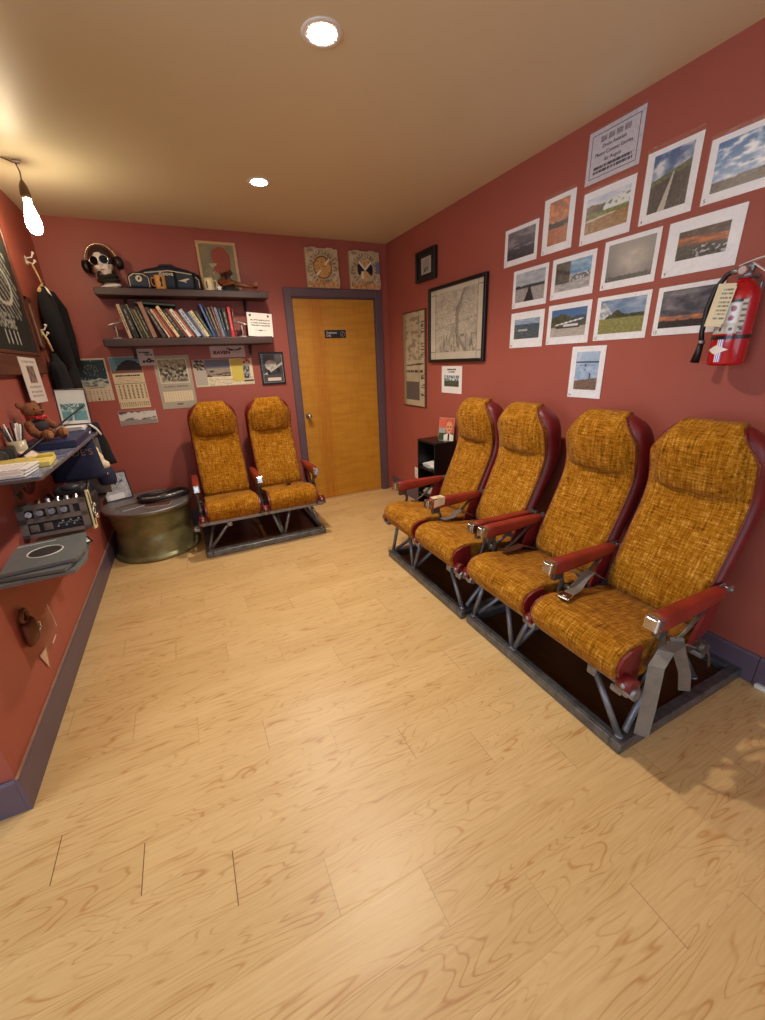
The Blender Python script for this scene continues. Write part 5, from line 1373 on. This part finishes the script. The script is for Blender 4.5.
# carved brown holder low on the wall
t = thing('wall_pouch', 'small brown leather pouch with a loop, hung low on the left wall', 'pouch', (XW + .001, -2.255, .375), rot=(0, 0, pi / 2))
t.scale = (1.05, 1, .85)
BRL = m_vinyl('tan_brown_leather', (112, 56, 30), .55)
b = MB(); rings = []
for z, w, d in ((.03, .030, .012), (.035, .046, .030), (.08, .050, .036), (.13, .048, .034), (.150, .040, .026)):
    rings.append([(w * (abs(cos(a)) ** .6) * (1 if cos(a) > 0 else -1), -d / 2 - .001 + d / 2 * sin(a), z) for a in [2 * pi * k / 20 for k in range(20)]])
b.loft(rings); b.build('pouch_body', BRL, t)
b = MB(); b.torus((0, -.014, .178), .030, .009, (pi / 2, 0, 0), 20, 8); b.build('hanging_loop', BRL, t)
MB().tube([(.012, -.040, .125), (.028, -.044, .11), (.026, -.044, .085), (.012, -.040, .078)], .003, 6).build('clasp_ring', STEEL, t)
t2 = thing('clear_brochure_holder', 'clear plastic holder edge glinting beside the brown pouch on left wall', 'brochure holder', (XW + .0005, -2.10, .290), rot=(0, radians(-6), pi / 2))
b = MB(); b.bb((-.10, -.020, 0), (.09, -.018, .15)); b.bb((-.10, -.020, 0), (.09, 0, .002)); b.build('clear_pocket', m_clear('holder_plastic', .05, .1), t2)
b = MB(); b.bb((.086, -.022, .02), (.092, -.017, .15), .001); b.prism([(-.10, -.06), (-.13, .035), (-.055, .018)], 'y', -.006, -.003); b.box((0.01, -.021, .004), (.06, .004, .006), None, .001); b.build('white_edge', mat('painted_glint_and_tag', (214, 180, 156), .25), t2)  # glints on the clear plastic painted as pale solid pieces, plus the white tag

# ================================================================== LEFT WALL: CHALKBOARD, COATS, HOOKS
def P_chalk(u, v):
    c = lerp(C(36, 40, 38), C(46, 50, 46), 0.00 + fb(u * 2, v * 2, 5) * 1)
    x, y = u - .86, v - .22
    if -.40 < x < .16 and 0 < y < .52:
        k = math.sin((x * 1.2 + y * 1.0) * 90 + 4 * nz(x * 4, y * 4))
        if k > .72 and abs(x + .06) < .18 - .2 * abs(y - .22) + .03 * nz(y * 9, 2): c = C(176, 180, 172)
        if abs(math.hypot(x + .08, (y - .20)) - .12) < .012: c = C(190, 192, 186)
    if .14 < v < .24 and .62 < u < .82 and nz(u * 60, v * 40) > -.05: c = C(160, 164, 156)
    if .05 < v < .13 and .65 < u < .84 and (u * 20) % 1 < .25: c = C(180, 184, 178)
    return c
t = thing('chalkboard', 'dark chalkboard in brown wood frame with chalk feather drawing, on the left wall', 'chalkboard', (XW + .001, -1.49, 1.555), rot=(0, 0, pi / 2))
BW, BH = 1.36, .86
b = MB(); b.bb((-BW / 2, -.024, 0), (-BW / 2 + .04, 0, BH), .003); b.bb((BW / 2 - .04, -.024, 0), (BW / 2, 0, BH), .003); b.bb((-BW / 2 + .04, -.024, 0), (BW / 2 - .04, 0, .018), .003); b.bb((-BW / 2 + .04, -.024, BH - .04), (BW / 2 - .04, 0, BH), .003)
b.build('wood_frame', BROWNW, t)
pic('board_face', BW - .07, BH - .05, P_chalk, t, (0, -.012, .015), 150)
t = thing('chalk_ledge', 'reddish brown wooden ledge board directly under the chalkboard', 'ledge', (XW + .0005, -1.52, 1.452), rot=(0, 0, pi / 2))
MB().bb((-.70, -.030, 0), (.70, 0, .100), .004).build('board', BROWNW, t)
def P_leaf(u, v):
    if .45 < v < .84 and .28 < u < .74: return lerp(C(90, 80, 76), C(150, 120, 112), .5 + nz(u * 9, v * 9) * 1.5 + (.3 if math.hypot(u - .5, v - .62) < .12 else 0))
    if any(abs(v - k) < .02 for k in (.92, .36, .24, .14)) and abs(u - .5) < .34 and nz(u * 30, v * 60) > -.2: return C(150, 140, 134)
    return C(214, 204, 196)
t = thing('left_wall_flyer', 'white flyer with a small brown portrait, hanging from the ledge under the chalkboard', 'flyer', (XW + .034, -1.190, 1.300), rot=(radians(0), radians(1), pi / 2 - .03))
MB().bb((-.135, -.002, 0), (.135, 0, .240)).build('paper', mat('warm_white_paper', (218, 208, 200), .7), t)
pic('print', .262, .232, P_leaf, t, (0, -.0027, .004), 50)
t = thing('narrow_frame', 'narrow wooden framed picture on the left wall between chalkboard and coats', 'picture frame', (XW + .0005, -.700, 1.600), rot=(0, 0, pi / 2))
b = MB(); b.bb((-.055, -.022, 0), (-.035, 0, .30), .002); b.bb((.035, -.022, 0), (.055, 0, .30), .002); b.bb((-.055, -.022, 0), (.055, 0, .02), .002); b.bb((-.055, -.022, .28), (.055, 0, .30), .002); b.build('frame_border', BROWNW, t)
MB().bb((-.036, -.012, .018), (.036, 0, .282)).build('picture', mat('faded_tan_print', (168, 140, 116), .6, var=.3, scale=18), t)
# wall hooks
for y, z, lab in ((-.36, 2.160, 'white coat hook high on the left wall above the black coat'), (-.60, 1.700, 'white coat hook on the left wall above the lower black coat')):
    t = thing('coat_hook', lab, 'hook', (XW + .0005, y, z), rot=(0, 0, pi / 2))
    b = MB(); b.bb((-.02, -.005, -.02), (.02, 0, .03), .002); b.tube([(0, -.004, .02), (0, -.035, .025), (0, -.045, .045)], .005, 8); b.tube([(0, -.004, .0), (0, -.03, -.015), (0, -.045, .0)], .005, 8); b.sph((0, -.046, .05), .009); b.sph((0, -.046, .004), .009)
    b.build('hook_body', WHITE, t)
COATM = BLACKCL
def coat(name, label, x, y, zt, zb, wx, wy, seed, sleeve=True):
    t = thing(name, label, 'coat', (x, y, 0))
    b = MB(); rings = []; n = 28
    for j in range(18):
        q = j / 17; z = zt - (zt - zb) * q
        s = min(1, .22 + 2.4 * q) if q < .34 else 1 + .05 * q
        rings.append([(wx * s * cos(2 * pi * k / n) * (1 + .16 * nz(cos(2 * pi * k / n) * 2 + seed, sin(2 * pi * k / n) * 2, q * 1.5)), wy * s * sin(2 * pi * k / n) * (1 + .22 * nz(k * .7, q * 2, seed)), z - .02 * abs(sin(2 * pi * k / n)) * (q < .2)) for k in range(n)])
    b.loft(rings); b.build('coat_body', COATM, t)
    if sleeve:
        for s_ in (-1, 1):
            MB().tube([(wx * .2, s_ * wy * .5, zt - .06), (wx * .5, s_ * wy * 1.02, zt - .15), (wx * .6, s_ * wy * 1.14, zt - .33), (wx * .55, s_ * wy * 1.05, zt - .55)], [.035, .050, .045, .038], 14).build('sleeve', COATM, t)
    return t
c1 = coat('black_coat', 'black coat on a wooden hanger on the left wall near the corner', -2.815, -.37, 2.035, 1.34, .050, .15, 2)
MB().tube([(-.025, 0, 2.150), (-.010, 0, 2.08), (.0, 0, 2.02)], .006, 8).build('hanger_hook', LTWOOD, c1)
MB().tube([(.0, -.15, 1.965), (.0, 0, 2.025), (.0, .15, 1.965)], .010, 8).build('hanger_bar', LTWOOD, c1)
b = MB(); b.prism([(.045, 1.985), (.060, 1.97), (.07, 1.93), (.055, 1.95)], 'y', -.205, -.195); b.build('collar_emblem', WHITE, c1)
c2 = coat('dark_vest', 'short black vest hanging in front of coat, lower on left wall', -2.815, -.64, 1.585, 1.30, .048, .09, 6, False)
MB().tube([(-.030, 0, 1.715), (-.012, 0, 1.67), (.0, 0, 1.59)], .007, 8).build('hanger_strap', mat('cream_strap', (206, 180, 136), .6), c2)

# ================================================================== WHEEL RIM TABLE
t = thing('wheel_rim_table', 'olive aircraft wheel rim used as low round table in the left corner', 'side table', (-2.515, -.425, 0))
OLIVE = NT('olive_painted_metal'); _v = OLIVE.coord(); _n = OLIVE.noise(_v, 7, 4, .65); _n2 = OLIVE.noise(_v, 40, 3)
OLIVE.set(col=OLIVE.mix(OLIVE.ramp(_n2, [(.6, (0, 0, 0, 1)), (.75, (.5, .5, .5, 1))]), OLIVE.ramp(_n, [(.3, srgb(100, 94, 60)), (.7, srgb(140, 134, 92))]), srgb(132, 122, 92)), rough=.38, metal=.35)
prof = [(.28, 0), (.322, 0), (.330, .006), (.332, .022), (.322, .032), (.306, .038), (.300, .05), (.298, .10), (.296, .15), (.290, .185), (.284, .20), (.284, .225), (.290, .24), (.298, .28), (.302, .34), (.308, .375), (.324, .388), (.334, .396), (.336, .408), (.330, .416), (.318, .418), (.312, .412), (.300, .405), (.0, .405)]
MB().lathe(prof, n=64).build('rim_barrel', OLIVE.m, t)
MB().lathe([(.318, .4165), (.336, .412), (.340, .416), (.338, .422), (.320, .424)], n=64).build('rim_lip', ALLOY, t)
b = MB(); b.cyl((0, 0, .4145), .322, .008, n=64); b.build('table_top', mat('grey_smoked_top', (72, 68, 66), .22, var=.15), t)
TZ = .4255
frame('leaning_photo', 'black framed black and white photo leaning on wheel rim table against the wall', 'framed photo', 'back', 0, 0, .20, .235, .010, BLACKF, PAPER, .010, lambda u, v: C(226, 222, 214) if (v < .22 and .1 < u < .72) else (C(40, 38, 38) if abs(v - .62 - .2 * (u - .5)) < .05 and .3 < u < .85 and nz(u * 14, v * 9) > -.2 else lerp(C(120, 116, 110), C(206, 202, 194), 0.00 + fb(u * 3, v * 4, 2) * 1)), loc=(-2.735, -.27, TZ), rot=(radians(-12), radians(-3), radians(14)))
for x, y, rz, w, h, m_, lab in ((-2.625, -.515, 25, .21, .15, mat('grey_magazine', (98, 94, 92), .4), 'grey magazine lying at the left of the wheel rim table top'), (-2.44, -.565, -12, .19, .13, mat('brown_magazine', (96, 62, 52), .4), 'reddish brown booklet lying at the front of the wheel rim table top')):
    q = thing('magazine', lab, 'magazine', (x, y, TZ - .004 + .0004), rot=(0, 0, radians(rz)))
    MB().bb((-w / 2, -h / 2, .0), (w / 2, h / 2, .006), .001).build('cover', m_, q)
    MB().bb((-w / 2 + .001, -h / 2 - .0002, .0012), (w / 2 + .0004, h / 2 - .001, .0048)).build('pages', PAPER, q)
    b = MB(); b.bb((-w * .38, h * .18, .006), (w * .3, h * .34, .0066)); b.build('title_band', BLACK, q)
q = thing('pilot_headset', 'black headset with silver patterned band lying on the wheel rim table', 'headset', (-2.40, -.42, TZ + .006), rot=(0, 0, radians(14)))
b = MB(); b.tube([(.19 * cos(radians(a)), .115 * sin(radians(a)), .022 + .006 * sin(radians(a * 3))) for a in range(-170, 171, 14)], [.014 + .003 * (i % 2) for i in range(25)], 10); b.build('padded_ring', BLACK, q)
b = MB(); b.tube([(.165 * cos(radians(a)), .095 * sin(radians(a)), .034) for a in range(190, 345, 12)], .008, 8); b.build('silver_trim', mat('silver_mottle', (180, 180, 178), .3, .6, var=.6, scale=60), q)
for x in (-.08, .07): 
    b = MB(); b.sph((x, .0, .018), .038, (1.2, .9, .42)); b.build('ear_cushion', BLACK, q)
q = thing('rolled_paper', 'long cream rolled paper at the back of the wheel rim table', 'paper roll', (-2.385, -.245, TZ + .008), rot=(0, 0, radians(3)))
MB().cyl((0, 0, 0), .0085, .24, (0, pi / 2, 0), 16).build('roll', CREAM, q)
